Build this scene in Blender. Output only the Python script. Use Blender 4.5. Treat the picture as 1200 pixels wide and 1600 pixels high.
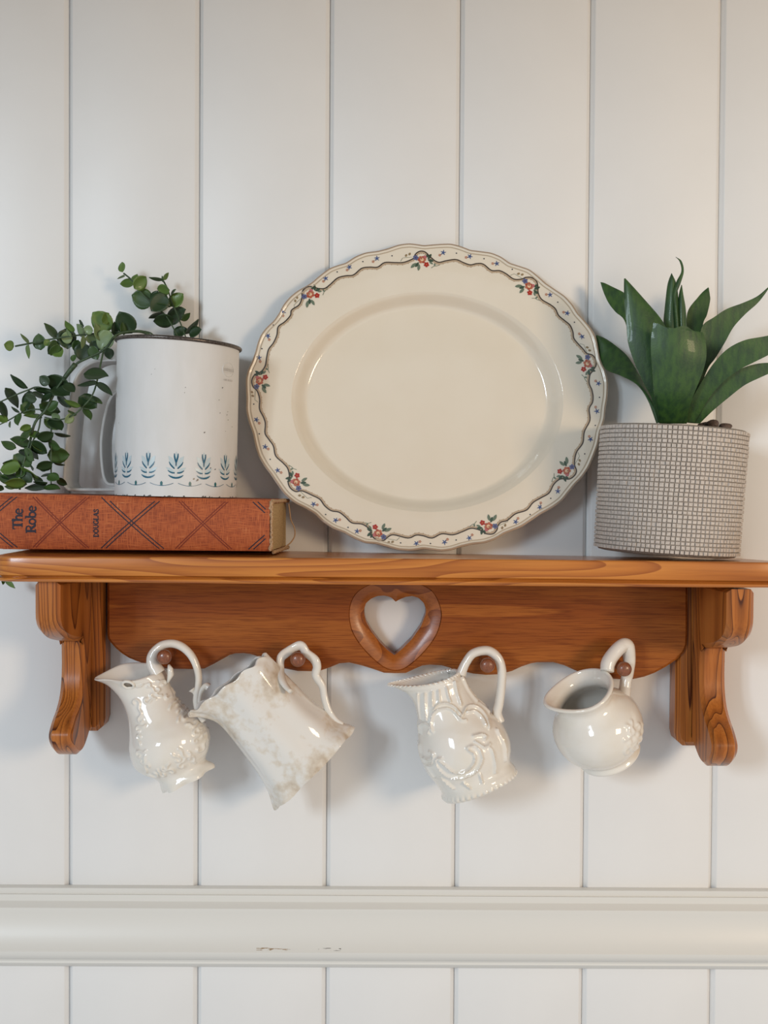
import bpy, bmesh, math, random
import numpy as np
from mathutils import Vector, Matrix
for o in list(bpy.data.objects): bpy.data.objects.remove(o)
S = bpy.context.scene
C = S.collection
rnd = random.Random(7)
PI = math.pi
# ---------------------------------------------------------------- camera, light, exposure
cam = bpy.data.objects.new('camera', bpy.data.cameras.new('camera')); C.objects.link(cam)
cam.data.sensor_fit = 'VERTICAL'; cam.data.sensor_height = 36; cam.data.lens = 41.04; cam.data.clip_start = .02
yaw, pitch, roll = .00209, -.02052, .005517
fw = Vector((math.sin(yaw)*math.cos(pitch), math.cos(yaw)*math.cos(pitch), math.sin(pitch)))
ri = Vector((math.cos(yaw), -math.sin(yaw), 0)); up = ri.cross(fw)
r2 = ri*math.cos(roll)+up*math.sin(roll); u2 = up*math.cos(roll)-ri*math.sin(roll)
cam.matrix_world = Matrix(((r2.x,u2.x,-fw.x,-.00856),(r2.y,u2.y,-fw.y,-.9),(r2.z,u2.z,-fw.z,1.5),(0,0,0,1)))
S.camera = cam
S.view_settings.view_transform = 'Standard'; S.view_settings.look = 'None'
S.view_settings.exposure = 0.2; S.view_settings.gamma = 1; S.view_settings.use_curve_mapping = False
W = bpy.data.worlds.new('room_light'); S.world = W; W.use_nodes = True
W.node_tree.nodes['Background'].inputs[0].default_value = (.98,.985,1.0,1)
W.node_tree.nodes['Background'].inputs[1].default_value = .42
def area(name, loc, target, sx, sy, power, col):
    l = bpy.data.lights.new(name, 'AREA'); l.shape = 'RECTANGLE'; l.size = sx; l.size_y = sy; l.energy = power; l.color = col
    o = bpy.data.objects.new(name, l); C.objects.link(o); o.location = loc
    o.rotation_euler = (Vector(target)-Vector(loc)).to_track_quat('-Z','Y').to_euler()
    return o
for k in (0,1):   # a window of two panes, to the left behind the viewer
    area('window_light', (-1.36+.20*k, -2.18-.12*k, 1.95), (0,0,1.45), .16, .52, 9.8, (.74,.88,1.0))
area('lamp_light', (.96,-1.22,1.60), (.1,0,1.45), .32, .32, 7.0, (1.0,.75,.49))
# ---------------------------------------------------------------- helpers
def link_mesh(name, V, F, mat, root=None, smooth=True, sharp=None, cols=None):
    me = bpy.data.meshes.new(name)
    off = np.array(root['_w']) if (root is not None and '_w' in root) else np.zeros(3)
    V = np.asarray(V, float)-off
    me.from_pydata([tuple(v) for v in V], [], [tuple(int(i) for i in f) for f in F])
    if smooth: me.shade_smooth()
    if smooth and sharp: me.set_sharp_from_angle(angle=math.radians(sharp))
    if cols is not None:
        a = me.color_attributes.new('Col','FLOAT_COLOR','CORNER')
        i = 0
        for p, c in zip(me.polygons, cols):
            for _ in p.loop_indices: a.data[i].color = (*c,1); i += 1
    for m in (mat if isinstance(mat,(list,tuple)) else [mat]): me.materials.append(m)
    o = bpy.data.objects.new(name, me); C.objects.link(o)
    if root is not None:
        o.parent = root
        if '_w' in root: o['_w'] = list(root['_w'])
    return o
def fixn(o):
    bm = bmesh.new(); bm.from_mesh(o.data); bmesh.ops.recalc_face_normals(bm, faces=bm.faces); bm.to_mesh(o.data); bm.free(); return o
def thing(name, loc, label, cat, group=None):
    o = bpy.data.objects.new(name, None); C.objects.link(o); o.location = loc; o.empty_display_size = .03
    o['_w'] = list(loc); o['label'] = label; o['category'] = cat
    if group: o['group'] = group
    return o
def struct(o): o['kind'] = 'structure'; return o
def cat_rom(P, n, closed=False):
    P = np.asarray(P, float); m = len(P)
    if closed: Q = np.vstack([P[-1:],P,P[:2]]); segs = m
    else: Q = np.vstack([2*P[0]-P[1],P,2*P[-1]-P[-2]]); segs = m-1
    out = []
    for i in range(segs):
        p0,p1,p2,p3 = Q[i:i+4]
        for k in range(n):
            t = k/n
            out.append(.5*((2*p1)+(p2-p0)*t+(2*p0-5*p1+4*p2-p3)*t*t+(3*p1-p0-3*p2+p3)*t**3))
    if not closed: out.append(P[-1])
    return np.array(out)
def resample(P, n, closed=False):
    P = np.asarray(P, float)
    if closed: P = np.vstack([P,P[:1]])
    d = np.r_[0,np.cumsum(np.linalg.norm(np.diff(P,axis=0),axis=1))]
    t = np.linspace(0,d[-1],n+1)[:-1] if closed else np.linspace(0,d[-1],n)
    return np.stack([np.interp(t,d,P[:,k]) for k in range(P.shape[1])],1)
def grid_faces(nr, nc, wrap=True, base=0):
    F = []
    for i in range(nr-1):
        for j in range(nc if wrap else nc-1):
            a = base+i*nc+j; b = base+i*nc+(j+1)%nc
            F.append((a,b,b+nc,a+nc))
    return F
def tube(P, R, n=12, flat=None, capped=True):
    P = np.asarray(P, float); m = len(P); R = np.broadcast_to(np.asarray(R, float),(m,))
    T = np.gradient(P,axis=0); T /= np.linalg.norm(T,axis=1)[:,None]+1e-12
    N = np.array([0,1.,0]) if abs(T[0][1])<.9 else np.array([1.,0,0])
    V = []
    for i in range(m):
        N = N-T[i]*(N@T[i]); N /= np.linalg.norm(N); B = np.cross(T[i],N)
        fl = 1 if flat is None else flat
        for k in range(n):
            a = 2*PI*k/n; V.append(P[i]+R[i]*(N*math.cos(a)*fl+B*math.sin(a)))
    F = grid_faces(m,n)
    if capped:
        F.append(tuple(range(n))[::-1]); F.append(tuple((m-1)*n+k for k in range(n)))
    return np.array(V), F
def lathe(prof, n, org, ax, ux, vx, su=1., sv=1.):
    org, ax, ux, vx = [np.array(a, float) for a in (org,ax,ux,vx)]
    V = []
    for h, r in prof:
        for k in range(n):
            a = 2*PI*k/n; V.append(org+ax*h+(ux*math.cos(a)*su+vx*math.sin(a)*sv)*r)
    F = grid_faces(len(prof),n)
    return np.array(V), F
def join(*parts):
    V = []; F = []; b = 0
    for v, f in parts:
        V.append(np.asarray(v)); F += [tuple(i+b for i in g) for g in f]; b += len(v)
    return np.vstack(V), F
def offset_poly(P, d):
    P = np.asarray(P, float); A = np.roll(P,1,0); B = np.roll(P,-1,0)
    area2 = np.sum(P[:,0]*B[:,1]-B[:,0]*P[:,1]); sg = 1 if area2>0 else -1
    e1 = P-A; e2 = B-P
    n1 = np.stack([-e1[:,1],e1[:,0]],1); n2 = np.stack([-e2[:,1],e2[:,0]],1)
    n1 /= np.linalg.norm(n1,axis=1)[:,None]+1e-12; n2 /= np.linalg.norm(n2,axis=1)[:,None]+1e-12
    n = n1+n2; l = np.linalg.norm(n,axis=1)[:,None]; n = n/(l+1e-12)
    c = np.clip(np.sum(n*n1,axis=1),.5,1)[:,None]
    return P+sg*n*d/c
def prism(P, a, b, ch0, ch1, m3):
    """solid between depths a..b from outline P; chamfers ch0 at a, ch1 at b; m3(p,depth)->xyz"""
    L = []
    if ch0: L.append((offset_poly(P,ch0),a)); L.append((P,a+ch0*(1 if b>a else -1)))
    else: L.append((P,a))
    if ch1: L.append((P,b-ch1*(1 if b>a else -1))); L.append((offset_poly(P,ch1),b))
    else: L.append((P,b))
    n = len(P); V = [m3(p,d) for q,d in L for p in q]; F = grid_faces(len(L),n)
    F.append(tuple(range(n))); F.append(tuple((len(L)-1)*n+k for k in range(n)))
    return np.array(V), F
class Decal:
    def __init__(s, f): s.f = f; s.V = []; s.F = []; s.c = []
    def poly(s, P, col):
        b = len(s.V); P = [tuple(p) for p in P]; cx = sum(p[0] for p in P)/len(P); cy = sum(p[1] for p in P)/len(P)
        s.V += [s.f(cx,cy)]+[s.f(*p) for p in P]; n = len(P)
        for k in range(n): s.F.append((b,b+1+k,b+1+(k+1)%n)); s.c.append(col)
    def ell(s, x, y, rx, ry, col, rot=0, n=10, tip=0):
        P = []
        for k in range(n):
            a = 2*PI*k/n; u = rx*math.cos(a); v = ry*math.sin(a)*(1-tip*math.cos(a)**2 if tip else 1)
            P.append((x+u*math.cos(rot)-v*math.sin(rot), y+u*math.sin(rot)+v*math.cos(rot)))
        s.poly(P,col)
    def rib(s, P, w, col, closed=False):
        P = np.asarray(P, float); n = len(P); w = np.broadcast_to(np.asarray(w, float),(n,))
        if closed: T = np.roll(P,-1,0)-np.roll(P,1,0)
        else: T = np.gradient(P,axis=0)
        T /= np.linalg.norm(T,axis=1)[:,None]+1e-12; N = np.stack([-T[:,1],T[:,0]],1)
        b = len(s.V)
        for i in range(n):
            s.V.append(s.f(*(P[i]+N[i]*w[i]/2))); s.V.append(s.f(*(P[i]-N[i]*w[i]/2)))
        for i in range(n if closed else n-1):
            j = (i+1)%n; s.F.append((b+2*i,b+2*j,b+2*j+1,b+2*i+1)); s.c.append(col)
    def build(s, name, mat, root): return link_mesh(name, s.V, s.F, mat, root, True, cols=s.c)
# ---------------------------------------------------------------- materials
def newmat(name):
    m = bpy.data.materials.new(name); m.use_nodes = True; t = m.node_tree; return m, t.nodes, t.links, t.nodes['Principled BSDF']
def nd(N, typ, **kw):
    n = N.new(typ)
    for k, v in kw.items():
        if k in n.inputs: n.inputs[k].default_value = v
        else: setattr(n,k,v)
    return n
def ramp(N, stops):
    r = N.new('ShaderNodeValToRGB'); e = r.color_ramp.elements
    e[0].position, e[0].color = stops[0][0], (*stops[0][1],1); e[1].position, e[1].color = stops[-1][0], (*stops[-1][1],1)
    for p, c in stops[1:-1]:
        x = e.new(p); x.color = (*c,1)
    return r
def mapping(N, L, scale, rot=(0,0,0), loc=(0,0,0)):
    tc = N.new('ShaderNodeTexCoord'); mp = N.new('ShaderNodeMapping'); mp.inputs['Scale'].default_value = scale
    mp.inputs['Rotation'].default_value = rot; mp.inputs['Location'].default_value = loc
    L.new(tc.outputs['Object'],mp.inputs['Vector']); return mp
def plain(name, col, rough=.5, var=.06, scale=(20,20,20), bump=0, bscale=300, coat=0, metal=0, col2=None, spec=.5):
    m, N, L, b = newmat(name)
    mp = mapping(N,L,scale); no = nd(N,'ShaderNodeTexNoise'); no.inputs['Detail'].default_value = 4
    L.new(mp.outputs[0],no.inputs['Vector'])
    c2 = col2 or tuple(x*(1-2*var) for x in col)
    r = ramp(N,[(.35,c2),(.62,col)]); L.new(no.outputs['Fac'],r.inputs[0]); L.new(r.outputs[0],b.inputs['Base Color'])
    b.inputs['Roughness'].default_value = rough; b.inputs['Metallic'].default_value = metal
    b.inputs['Coat Weight'].default_value = coat; b.inputs['Coat Roughness'].default_value = .06; b.inputs['Specular IOR Level'].default_value = spec
    if bump:
        n2 = nd(N,'ShaderNodeTexNoise'); n2.inputs['Scale'].default_value = bscale; bp = nd(N,'ShaderNodeBump'); bp.inputs['Strength'].default_value = bump; bp.inputs['Distance'].default_value = .001
        mp2 = mapping(N,L,(1,1,1)); L.new(mp2.outputs[0],n2.inputs['Vector']); L.new(n2.outputs['Fac'],bp.inputs['Height']); L.new(bp.outputs[0],b.inputs['Normal'])
    return m
def wood(name, light, mid, dark, stretch, rings, fine, rough=.32, loc=(0,0,0), width=.10, amt=.55, coat=.3, spec=.4):
    m, N, L, b = newmat(name); b.inputs['Specular IOR Level'].default_value = spec
    mp = mapping(N,L,stretch,loc=loc); no = nd(N,'ShaderNodeTexNoise'); no.inputs['Detail'].default_value = .6; no.inputs['Scale'].default_value = 1; no.inputs['Roughness'].default_value = .3
    L.new(mp.outputs[0],no.inputs['Vector'])
    mu = nd(N,'ShaderNodeMath',operation='MULTIPLY'); mu.inputs[1].default_value = rings; L.new(no.outputs['Fac'],mu.inputs[0])
    fr = nd(N,'ShaderNodeMath',operation='FRACT'); L.new(mu.outputs[0],fr.inputs[0])
    r = ramp(N,[(0,light),(.5,mid),(.93-width,tuple(.55*a+.45*c for a,c in zip(mid,dark))),(.95,dark),(.975,dark),(1,light)]); L.new(fr.outputs[0],r.inputs[0])
    mp2 = mapping(N,L,fine); n2 = nd(N,'ShaderNodeTexNoise'); n2.inputs['Scale'].default_value = 1; n2.inputs['Detail'].default_value = 4; L.new(mp2.outputs[0],n2.inputs['Vector'])
    r2 = ramp(N,[(.34,(.58,.48,.40)),(.56,(1,1,1))]); L.new(n2.outputs['Fac'],r2.inputs[0])
    mx = nd(N,'ShaderNodeMix',data_type='RGBA',blend_type='MULTIPLY'); mx.inputs[0].default_value = amt
    L.new(r.outputs[0],mx.inputs[6]); L.new(r2.outputs[0],mx.inputs[7]); L.new(mx.outputs[2],b.inputs['Base Color'])
    b.inputs['Roughness'].default_value = rough; b.inputs['Coat Weight'].default_value = coat; b.inputs['Coat Roughness'].default_value = .15
    bp = nd(N,'ShaderNodeBump'); bp.inputs['Strength'].default_value = .10; bp.inputs['Distance'].default_value = .0005
    L.new(n2.outputs['Fac'],bp.inputs['Height']); L.new(bp.outputs[0],b.inputs['Normal'])
    return m
def printed(name, rough=.2, coat=0, bumpy=False):
    m, N, L, b = newmat(name); a = nd(N,'ShaderNodeVertexColor'); a.layer_name = 'Col'
    mp = mapping(N,L,(900,900,900)); no = nd(N,'ShaderNodeTexNoise'); L.new(mp.outputs[0],no.inputs['Vector'])
    r = ramp(N,[(.3,(.85,.85,.85)),(.6,(1,1,1))]); L.new(no.outputs['Fac'],r.inputs[0])
    mx = nd(N,'ShaderNodeMix',data_type='RGBA',blend_type='MULTIPLY'); mx.inputs[0].default_value = .6
    L.new(a.outputs[0],mx.inputs[6]); L.new(r.outputs[0],mx.inputs[7]); L.new(mx.outputs[2],b.inputs['Base Color'])
    b.inputs['Roughness'].default_value = rough; b.inputs['Coat Weight'].default_value = coat
    return m
M_wall = plain('white_wall_paint',(.79,.787,.775),.42,.012,(3,3,3),.04,160)
def rail_paint():
    m, N, L, b = newmat('cream_rail_paint')
    tc = N.new('ShaderNodeTexCoord'); sp = nd(N,'ShaderNodeSeparateXYZ'); L.new(tc.outputs['Object'],sp.inputs[0])
    mp = mapping(N,L,(140,60,1500)); no = nd(N,'ShaderNodeTexNoise'); no.inputs['Scale'].default_value = 1; no.inputs['Detail'].default_value = 3; L.new(mp.outputs[0],no.inputs['Vector'])
    def win(sock, c, w):
        s = nd(N,'ShaderNodeMath',operation='COMPARE'); L.new(sock,s.inputs[0]); s.inputs[1].default_value = c; s.inputs[2].default_value = w; return s.outputs[0]
    def mul(a, c):
        s = nd(N,'ShaderNodeMath',operation='MULTIPLY'); L.new(a,s.inputs[0]); L.new(c,s.inputs[1]); return s.outputs[0]
    zw = win(sp.outputs['Z'],1.1506,.0008)
    gt = nd(N,'ShaderNodeMath',operation='GREATER_THAN'); L.new(no.outputs['Fac'],gt.inputs[0]); gt.inputs[1].default_value = .585
    x1 = win(sp.outputs['X'],-0.0881,.0135); x2 = win(sp.outputs['X'],-0.046,.0085)
    c = nd(N,'ShaderNodeMix',data_type='RGBA'); c.inputs[6].default_value = (.73,.72,.68,1); c.inputs[7].default_value = (.30,.19,.09,1); L.new(mul(mul(zw,gt.outputs[0]),x1),c.inputs[0])
    c2 = nd(N,'ShaderNodeMix',data_type='RGBA'); L.new(c.outputs[2],c2.inputs[6]); c2.inputs[7].default_value = (.07,.06,.05,1); L.new(mul(mul(zw,gt.outputs[0]),x2),c2.inputs[0])
    L.new(c2.outputs[2],b.inputs['Base Color']); b.inputs['Roughness'].default_value = .38
    return m
M_rail = rail_paint()
M_added_soffit = plain('added_soffit_grey',(.30,.28,.25),.6,.03,(3,3,3))  # dull grey for the added soffit that darkens the wall top
M_shelf = wood('varnished_pine_board',(.58,.215,.036),(.52,.175,.026),(.34,.095,.012),(4.2,26,40),13,(22,600,600),.30,(.3,0,0),.16,.35)
M_panel = wood('varnished_panel_veneer',(.38,.118,.020),(.335,.098,.016),(.26,.066,.010),(2.2,40,34),5,(48,1300,1300),.42,width=.4,amt=.85,coat=.03,spec=.18)
M_brk = wood('varnished_pine_bracket',(.46,.158,.032),(.41,.130,.024),(.075,.016,.004),(75,26,3.0),11,(700,700,24),.30,width=.05,amt=.4,coat=.2,spec=.3)
M_heart = wood('carved_heart_wood',(.40,.125,.024),(.35,.105,.018),(.22,.056,.009),(26,40,40),6,(60,900,700),.36,width=.2,amt=.5,coat=.2)
M_peg = plain('brown_peg_wood',(.27,.09,.04),.35,.2,(300,300,60),.05,900,.3)
M_enamel = plain('white_enamel',(.69,.685,.675),.60,.03,(25,25,8),0,300,.0,col2=(.665,.66,.645))
M_enamel2 = plain('grey_white_enamel',(.60,.59,.57),.45,.05,(30,30,12),0,300,.1)
M_wire = plain('dark_tinned_rim',(.16,.135,.12),.35,.3,(200,200,200),.1,800,0,.8)
M_print = printed('printed_ink',.3)
M_glazeprint = printed('underglaze_print',.15,.6)
M_inkmatte = printed('stamped_ink',.75)
def cloth_mat():
    m, N, L, b = newmat('orange_book_cloth')
    mp = mapping(N,L,(140,140,2600)); a = nd(N,'ShaderNodeTexNoise'); a.inputs['Scale'].default_value = 1; a.inputs['Detail'].default_value = 1; L.new(mp.outputs[0],a.inputs['Vector'])
    mp2 = mapping(N,L,(2600,140,140)); c = nd(N,'ShaderNodeTexNoise'); c.inputs['Scale'].default_value = 1; c.inputs['Detail'].default_value = 1; L.new(mp2.outputs[0],c.inputs['Vector'])
    ad = nd(N,'ShaderNodeMath',operation='MAXIMUM'); L.new(a.outputs['Fac'],ad.inputs[0]); L.new(c.outputs['Fac'],ad.inputs[1])
    mp3 = mapping(N,L,(35,35,60)); d = nd(N,'ShaderNodeTexNoise'); d.inputs['Scale'].default_value = 1; d.inputs['Detail'].default_value = 3; L.new(mp3.outputs[0],d.inputs['Vector'])
    ad2 = nd(N,'ShaderNodeMath',operation='MULTIPLY_ADD'); L.new(d.outputs['Fac'],ad2.inputs[0]); ad2.inputs[1].default_value = .28; L.new(ad.outputs[0],ad2.inputs[2])
    r = ramp(N,[(.60,(.28,.055,.015)),(.74,(.46,.105,.027)),(.90,(.52,.145,.042)),(1.02,(.62,.30,.13))]); L.new(ad2.outputs[0],r.inputs[0]); L.new(r.outputs[0],b.inputs['Base Color'])
    b.inputs['Roughness'].default_value = .75
    bp = nd(N,'ShaderNodeBump'); bp.inputs['Strength'].default_value = .35; bp.inputs['Distance'].default_value = .0004; L.new(ad.outputs[0],bp.inputs['Height']); L.new(bp.outputs[0],b.inputs['Normal'])
    return m
M_cloth = cloth_mat()
M_page = plain('tan_page_edges',(.56,.40,.20),.85,.14,(25,25,1500),.4,1200,col2=(.36,.235,.11))
M_fray = plain('frayed_tan_cloth',(.60,.42,.25),.9,.2,(400,400,400),.6,1500,col2=(.38,.2,.1))
M_plate = plain('cream_ironstone_glaze',(.79,.72,.60),.10,.01,(5,5,5),0,300,.5,col2=(.775,.70,.575))
M_plate_rim = plain('worn_tan_edge',(.48,.37,.27),.25,.2,(90,90,90),0,300,.5,col2=(.62,.54,.44))
M_jug = plain('white_ironstone_glaze',(.81,.775,.71),.09,.01,(12,12,12),0,300,.3,col2=(.78,.735,.65))
M_jug2 = None
def stained():
    m, N, L, b = newmat('stained_white_glaze')
    mp = mapping(N,L,(28,28,28)); a = nd(N,'ShaderNodeTexNoise'); a.inputs['Scale'].default_value = 1; a.inputs['Detail'].default_value = 3; L.new(mp.outputs[0],a.inputs['Vector'])
    mp2 = mapping(N,L,(200,200,200)); v = nd(N,'ShaderNodeTexNoise'); v.inputs['Scale'].default_value = 1; v.inputs['Detail'].default_value = 6; L.new(mp2.outputs[0],v.inputs['Vector'])
    mu = nd(N,'ShaderNodeMath',operation='MULTIPLY_ADD'); L.new(v.outputs['Fac'],mu.inputs[0]); mu.inputs[1].default_value = .45; L.new(a.outputs['Fac'],mu.inputs[2])
    r = ramp(N,[(.69,(.79,.765,.715)),(.80,(.70,.63,.53)),(.96,(.52,.42,.31))]); L.new(mu.outputs[0],r.inputs[0]); L.new(r.outputs[0],b.inputs['Base Color'])
    b.inputs['Roughness'].default_value = .1; b.inputs['Coat Weight'].default_value = .3; return m
M_jug2 = stained()
M_pot = plain('grey_stoneware_tile',(.60,.54,.485),.85,.10,(120,120,120),.4,700,col2=(.48,.43,.385))
M_grout = plain('dark_stoneware_joint',(.30,.26,.22),.9,.15,(150,150,150),.4,900)
M_soil = plain('dark_potting_gravel',(.10,.075,.055),.95,.3,(200,200,200),.8,400)
M_pebble = plain('brown_pebble',(.13,.085,.065),.6,.25,(120,120,120),.3,600)
def leafmat(name, c, c2, rough=.42, sc=(60,60,25)):
    return plain(name,c,rough,.1,sc,.15,500,.1,col2=c2)
M_agave = leafmat('agave_green',(.038,.098,.020),(.018,.056,.018),.5,(60,60,14))
M_euc = [leafmat('eucalyptus_dark',(.030,.066,.020),(.014,.034,.012)),leafmat('eucalyptus_mid',(.060,.122,.028),(.032,.072,.018)),leafmat('eucalyptus_bright',(.135,.225,.042),(.070,.135,.026)),leafmat('eucalyptus_pale',(.25,.33,.155),(.16,.24,.10))]
M_stem = plain('green_stem',(.05,.09,.035),.5,.2,(100,100,100))
M_hole_shade = plain('painted_hole_shade',(.22,.18,.14),.5,.1)  # brown painted for the shade inside the lip hole
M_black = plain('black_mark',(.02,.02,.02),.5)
# ---------------------------------------------------------------- setting
ZR = 1.191     # top of the rail at the wall
wall = struct(link_mesh('wall_back',[(x,y,z) for x in (-1.25,1.25) for y in (.006,.03) for z in (.5,1.878)],[(0,1,3,2),(4,6,7,5),(0,4,5,1),(2,3,7,6),(0,2,6,4),(1,5,7,3)],M_wall,None,False))
c, g = .0028, .0040
sec = [(-.0498,.006),(-.0498,g),(-.0498+c*.30,g*.80),(-.05+c,.0003),(-.05+c+.0009,0),(.05-c-.0009,0),(.05-c,.0003),(.0498-c*.30,g*.80),(.0498,g),(.0498,.006)]
me = None
for i in range(-12,13):
    if me is None:
        V = [(x,y,z) for z in (.5,1.878) for x,y in sec]; n = len(sec)
        F = [(k,(k+1)%n,n+(k+1)%n,n+k) for k in range(n)]+[tuple(range(n))[::-1],tuple(range(n,2*n))]
        o = link_mesh('plank',V,F,M_wall,wall,True,60); me = o.data
    else:
        o = bpy.data.objects.new('plank',me); C.objects.link(o); o.parent = wall
    o.location = (i*.1,0,0)
rp = [(0,1.191),(-0.0075,1.1914),(-0.0082,1.1912),(-0.0082,1.1867),(-0.0102,1.1869),(-0.0102,1.182),(-0.0108,1.1814),(-0.0155,1.1784),(-0.0157,1.177),(-0.0152,1.1749),(-0.0155,1.1691),(-0.0175,1.161),(-0.0205,1.1543),(-0.0235,1.1501),(-0.0248,1.1485),(-0.0245,1.1461),(-0.0225,1.1429),(-0.0185,1.1403),(-0.0135,1.138),(-0.0128,1.1365),(-0.013,1.1351),(-0.01,1.1318),(-0.006,1.1299),(0,1.1272)]
n = len(rp); V = [(x,y,z) for x in (-1.25,1.25) for y,z in rp]
F = [(k,k+1,n+k+1,n+k) for k in range(n-1)]+[tuple(range(n))[::-1],tuple(range(n,2*n))]
tr = struct(fixn(link_mesh('trim_1',V,F,M_rail,None,True,28)))
# unseen boxed soffit, added to shade the top of the panelled wall
link = [(x,y,z) for x in (-1.25,1.25) for y in (-.75,.03) for z in (1.879,1.96)]
so = struct(link_mesh('added_soffit',link,[(0,1,3,2),(4,6,7,5),(0,4,5,1),(2,3,7,6),(0,2,6,4),(1,5,7,3)],M_added_soffit,None,False)); fixn(so)
# ---------------------------------------------------------------- shelf
ZT = 1.4530
def zoff(x, y):
    if x <= 0: return 0.
    f = min(1,max(0,-y/.12)); return -((x/.26)**1.4)*(.0013*f+.0056*(1-f))
shelf = thing('wall_shelf',(0,0,ZT),'varnished orange pine wall shelf with heart cutout, scrolled brackets and four pegs','shelf')
XE = .272; YF = -.12; RC = .017
plan = [(-XE,0)]
for k in range(9): a = PI+k/8*PI/2; plan.append((-XE+RC+RC*math.cos(a),YF+RC+RC*math.sin(a)))
plan += [(x,YF) for x in np.linspace(-XE+RC,XE-RC,41)[1:-1]]
for k in range(9): a = -PI/2+k/8*PI/2; plan.append((XE-RC+RC*math.cos(a),YF+RC+RC*math.sin(a)))
plan.append((XE,0)); plan = np.array(plan)
nrm = np.gradient(plan,axis=0); nrm = np.stack([nrm[:,1],-nrm[:,0]],1); nrm /= np.linalg.norm(nrm,axis=1)[:,None]
nrm[0] = (-1,0); nrm[-1] = (1,0)
prof = [(.004,0),(.0012,-.0002),(.0003,-.0009),(0,-.0020),(0,-.0112),(.0005,-.0126),(.0016,-.0133),(.0040,-.0136),(.0042,-.0143),(.0014,-.0146),(.0007,-.0153),(.0007,-.0162),(.0014,-.0169),(.0030,-.0172)]
V = []
for d, dz in prof:
    for p, q in zip(plan,nrm): s = p-q*d; V.append((s[0],s[1],ZT+dz+zoff(s[0],s[1])))
npn = len(plan); F = grid_faces(len(prof),npn,False)
half = npn//2
def capf(b, flip):
    out = []
    for k in range(npn//2): q = (b+k,b+k+1,b+npn-2-k,b+npn-1-k); out.append(q[::-1] if flip else q)
    return [f if len(set(f))==4 else tuple(dict.fromkeys(f)) for f in out if len(set(f))>2]
F += capf(0,False)+capf((len(prof)-1)*npn,True)
F.append(tuple([i*npn for i in range(len(prof))]+[i*npn+npn-1 for i in range(len(prof))][::-1]))
fixn(link_mesh('shelf_board',V,F,M_shelf,shelf,True,32))
# back panel with heart opening
PB = [(-0.2144,1.4377),(-0.2143,1.3896),(-0.2139,1.3857),(-0.2119,1.3828),(-0.2081,1.3785),(-0.203,1.3742),(-0.198,1.3711),(-0.1925,1.3689),(-0.1827,1.3654),(-0.1744,1.3637),(-0.1669,1.3631),(-0.1504,1.3629),(-0.1413,1.3634),(-0.1336,1.3673),(-0.1264,1.3714),(-0.1225,1.3737),(-0.1182,1.3749),(-0.1119,1.3752),(-0.1062,1.3745),(-0.0999,1.3723),(-0.0927,1.3685),(-0.0831,1.3642),(-0.071,1.3619),(-0.059,1.3618),(-0.0542,1.3622),(-0.0465,1.3649),(-0.0398,1.3678),(-0.0321,1.3685),(-0.0234,1.3665),(-0.0138,1.3636),(-0.0061,1.3609),(0.0021,1.3606),(0.0103,1.3608),(0.017,1.364),(0.0228,1.3665),(0.0285,1.3672),(0.0372,1.3668),(0.0469,1.3639),(0.0613,1.3606),(0.071,1.3597),(0.0806,1.3602),(0.0902,1.3627),(0.0974,1.3661),(0.1046,1.3686),(0.1094,1.3694),(0.1214,1.3696),(0.1296,1.3673),(0.1374,1.3637),(0.148,1.3601),(0.1601,1.3578),(0.1721,1.3569),(0.1817,1.3571),(0.1899,1.3589),(0.1976,1.3618),(0.2057,1.3662),(0.2143,1.372),(0.2196,1.3774),(0.2219,1.3832),(0.2223,1.3919),(0.2218,1.44)]; HO = [(0.0022,1.4316),(-0.0064,1.4311),(-0.017,1.4277),(-0.0256,1.4228),(-0.0304,1.4165),(-0.0325,1.4088),(-0.0324,1.4002),(-0.0303,1.392),(-0.0254,1.3836),(-0.0187,1.3756),(-0.0109,1.3684),(-0.0042,1.3641),(0.0026,1.3627),(0.0093,1.3642),(0.0189,1.3715),(0.0285,1.3822),(0.0342,1.3918),(0.037,1.4025),(0.0364,1.4102),(0.0335,1.4178),(0.0292,1.4236),(0.0214,1.4279),(0.0108,1.4312)]; HI = [(0.0024,1.4141),(-0.0005,1.417),(-0.0035,1.4182),(-0.0064,1.4187),(-0.0112,1.4184),(-0.016,1.4164),(-0.0199,1.413),(-0.0213,1.4086),(-0.0213,1.4043),(-0.0198,1.3985),(-0.0159,1.3917),(-0.0091,1.383),(-0.0032,1.3772),(0.0019,1.3735),(0.0074,1.3782),(0.0151,1.386),(0.0219,1.3958),(0.0252,1.4045),(0.0255,1.4084),(0.0237,1.4133),(0.0198,1.4171),(0.0149,1.4185),(0.0101,1.4178),(0.0053,1.4158)]
zt_panel = ZT-.0176
PBr = [(x,min(z,zt_panel+zoff(x,-.02))) for x,z in PB]
HOs = resample(cat_rom(HO,6,True),120,True); HOs[:,1] = np.minimum(HOs[:,1],zt_panel-.0015)
HIs = resample(HI,120,True)
def angsort(P, c):   # start at the notch at the top, clockwise agreed for both hearts
    a = np.arctan2(P[:,0]-c[0],P[:,1]-c[1]); k = int(np.argmin(abs(a))); P = np.roll(P,-k,0)
    return P
hc = HIs.mean(0); HOs = angsort(HOs,hc); HIs = angsort(HIs,hc)
def orient(P): 
    B = np.roll(P,-1,0); return P if np.sum(P[:,0]*B[:,1]-B[:,0]*P[:,1])>0 else np.roll(P[::-1],1,0)
HOs = orient(HOs); HIs = orient(HIs)
bm = bmesh.new()
def loopb(P, y):
    v = [bm.verts.new((p[0],y,p[1]-ZT)) for p in P]; e = [bm.edges.new((v[i],v[(i+1)%len(v)])) for i in range(len(v))]; return v, e
PBs = np.array(PBr)
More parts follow.
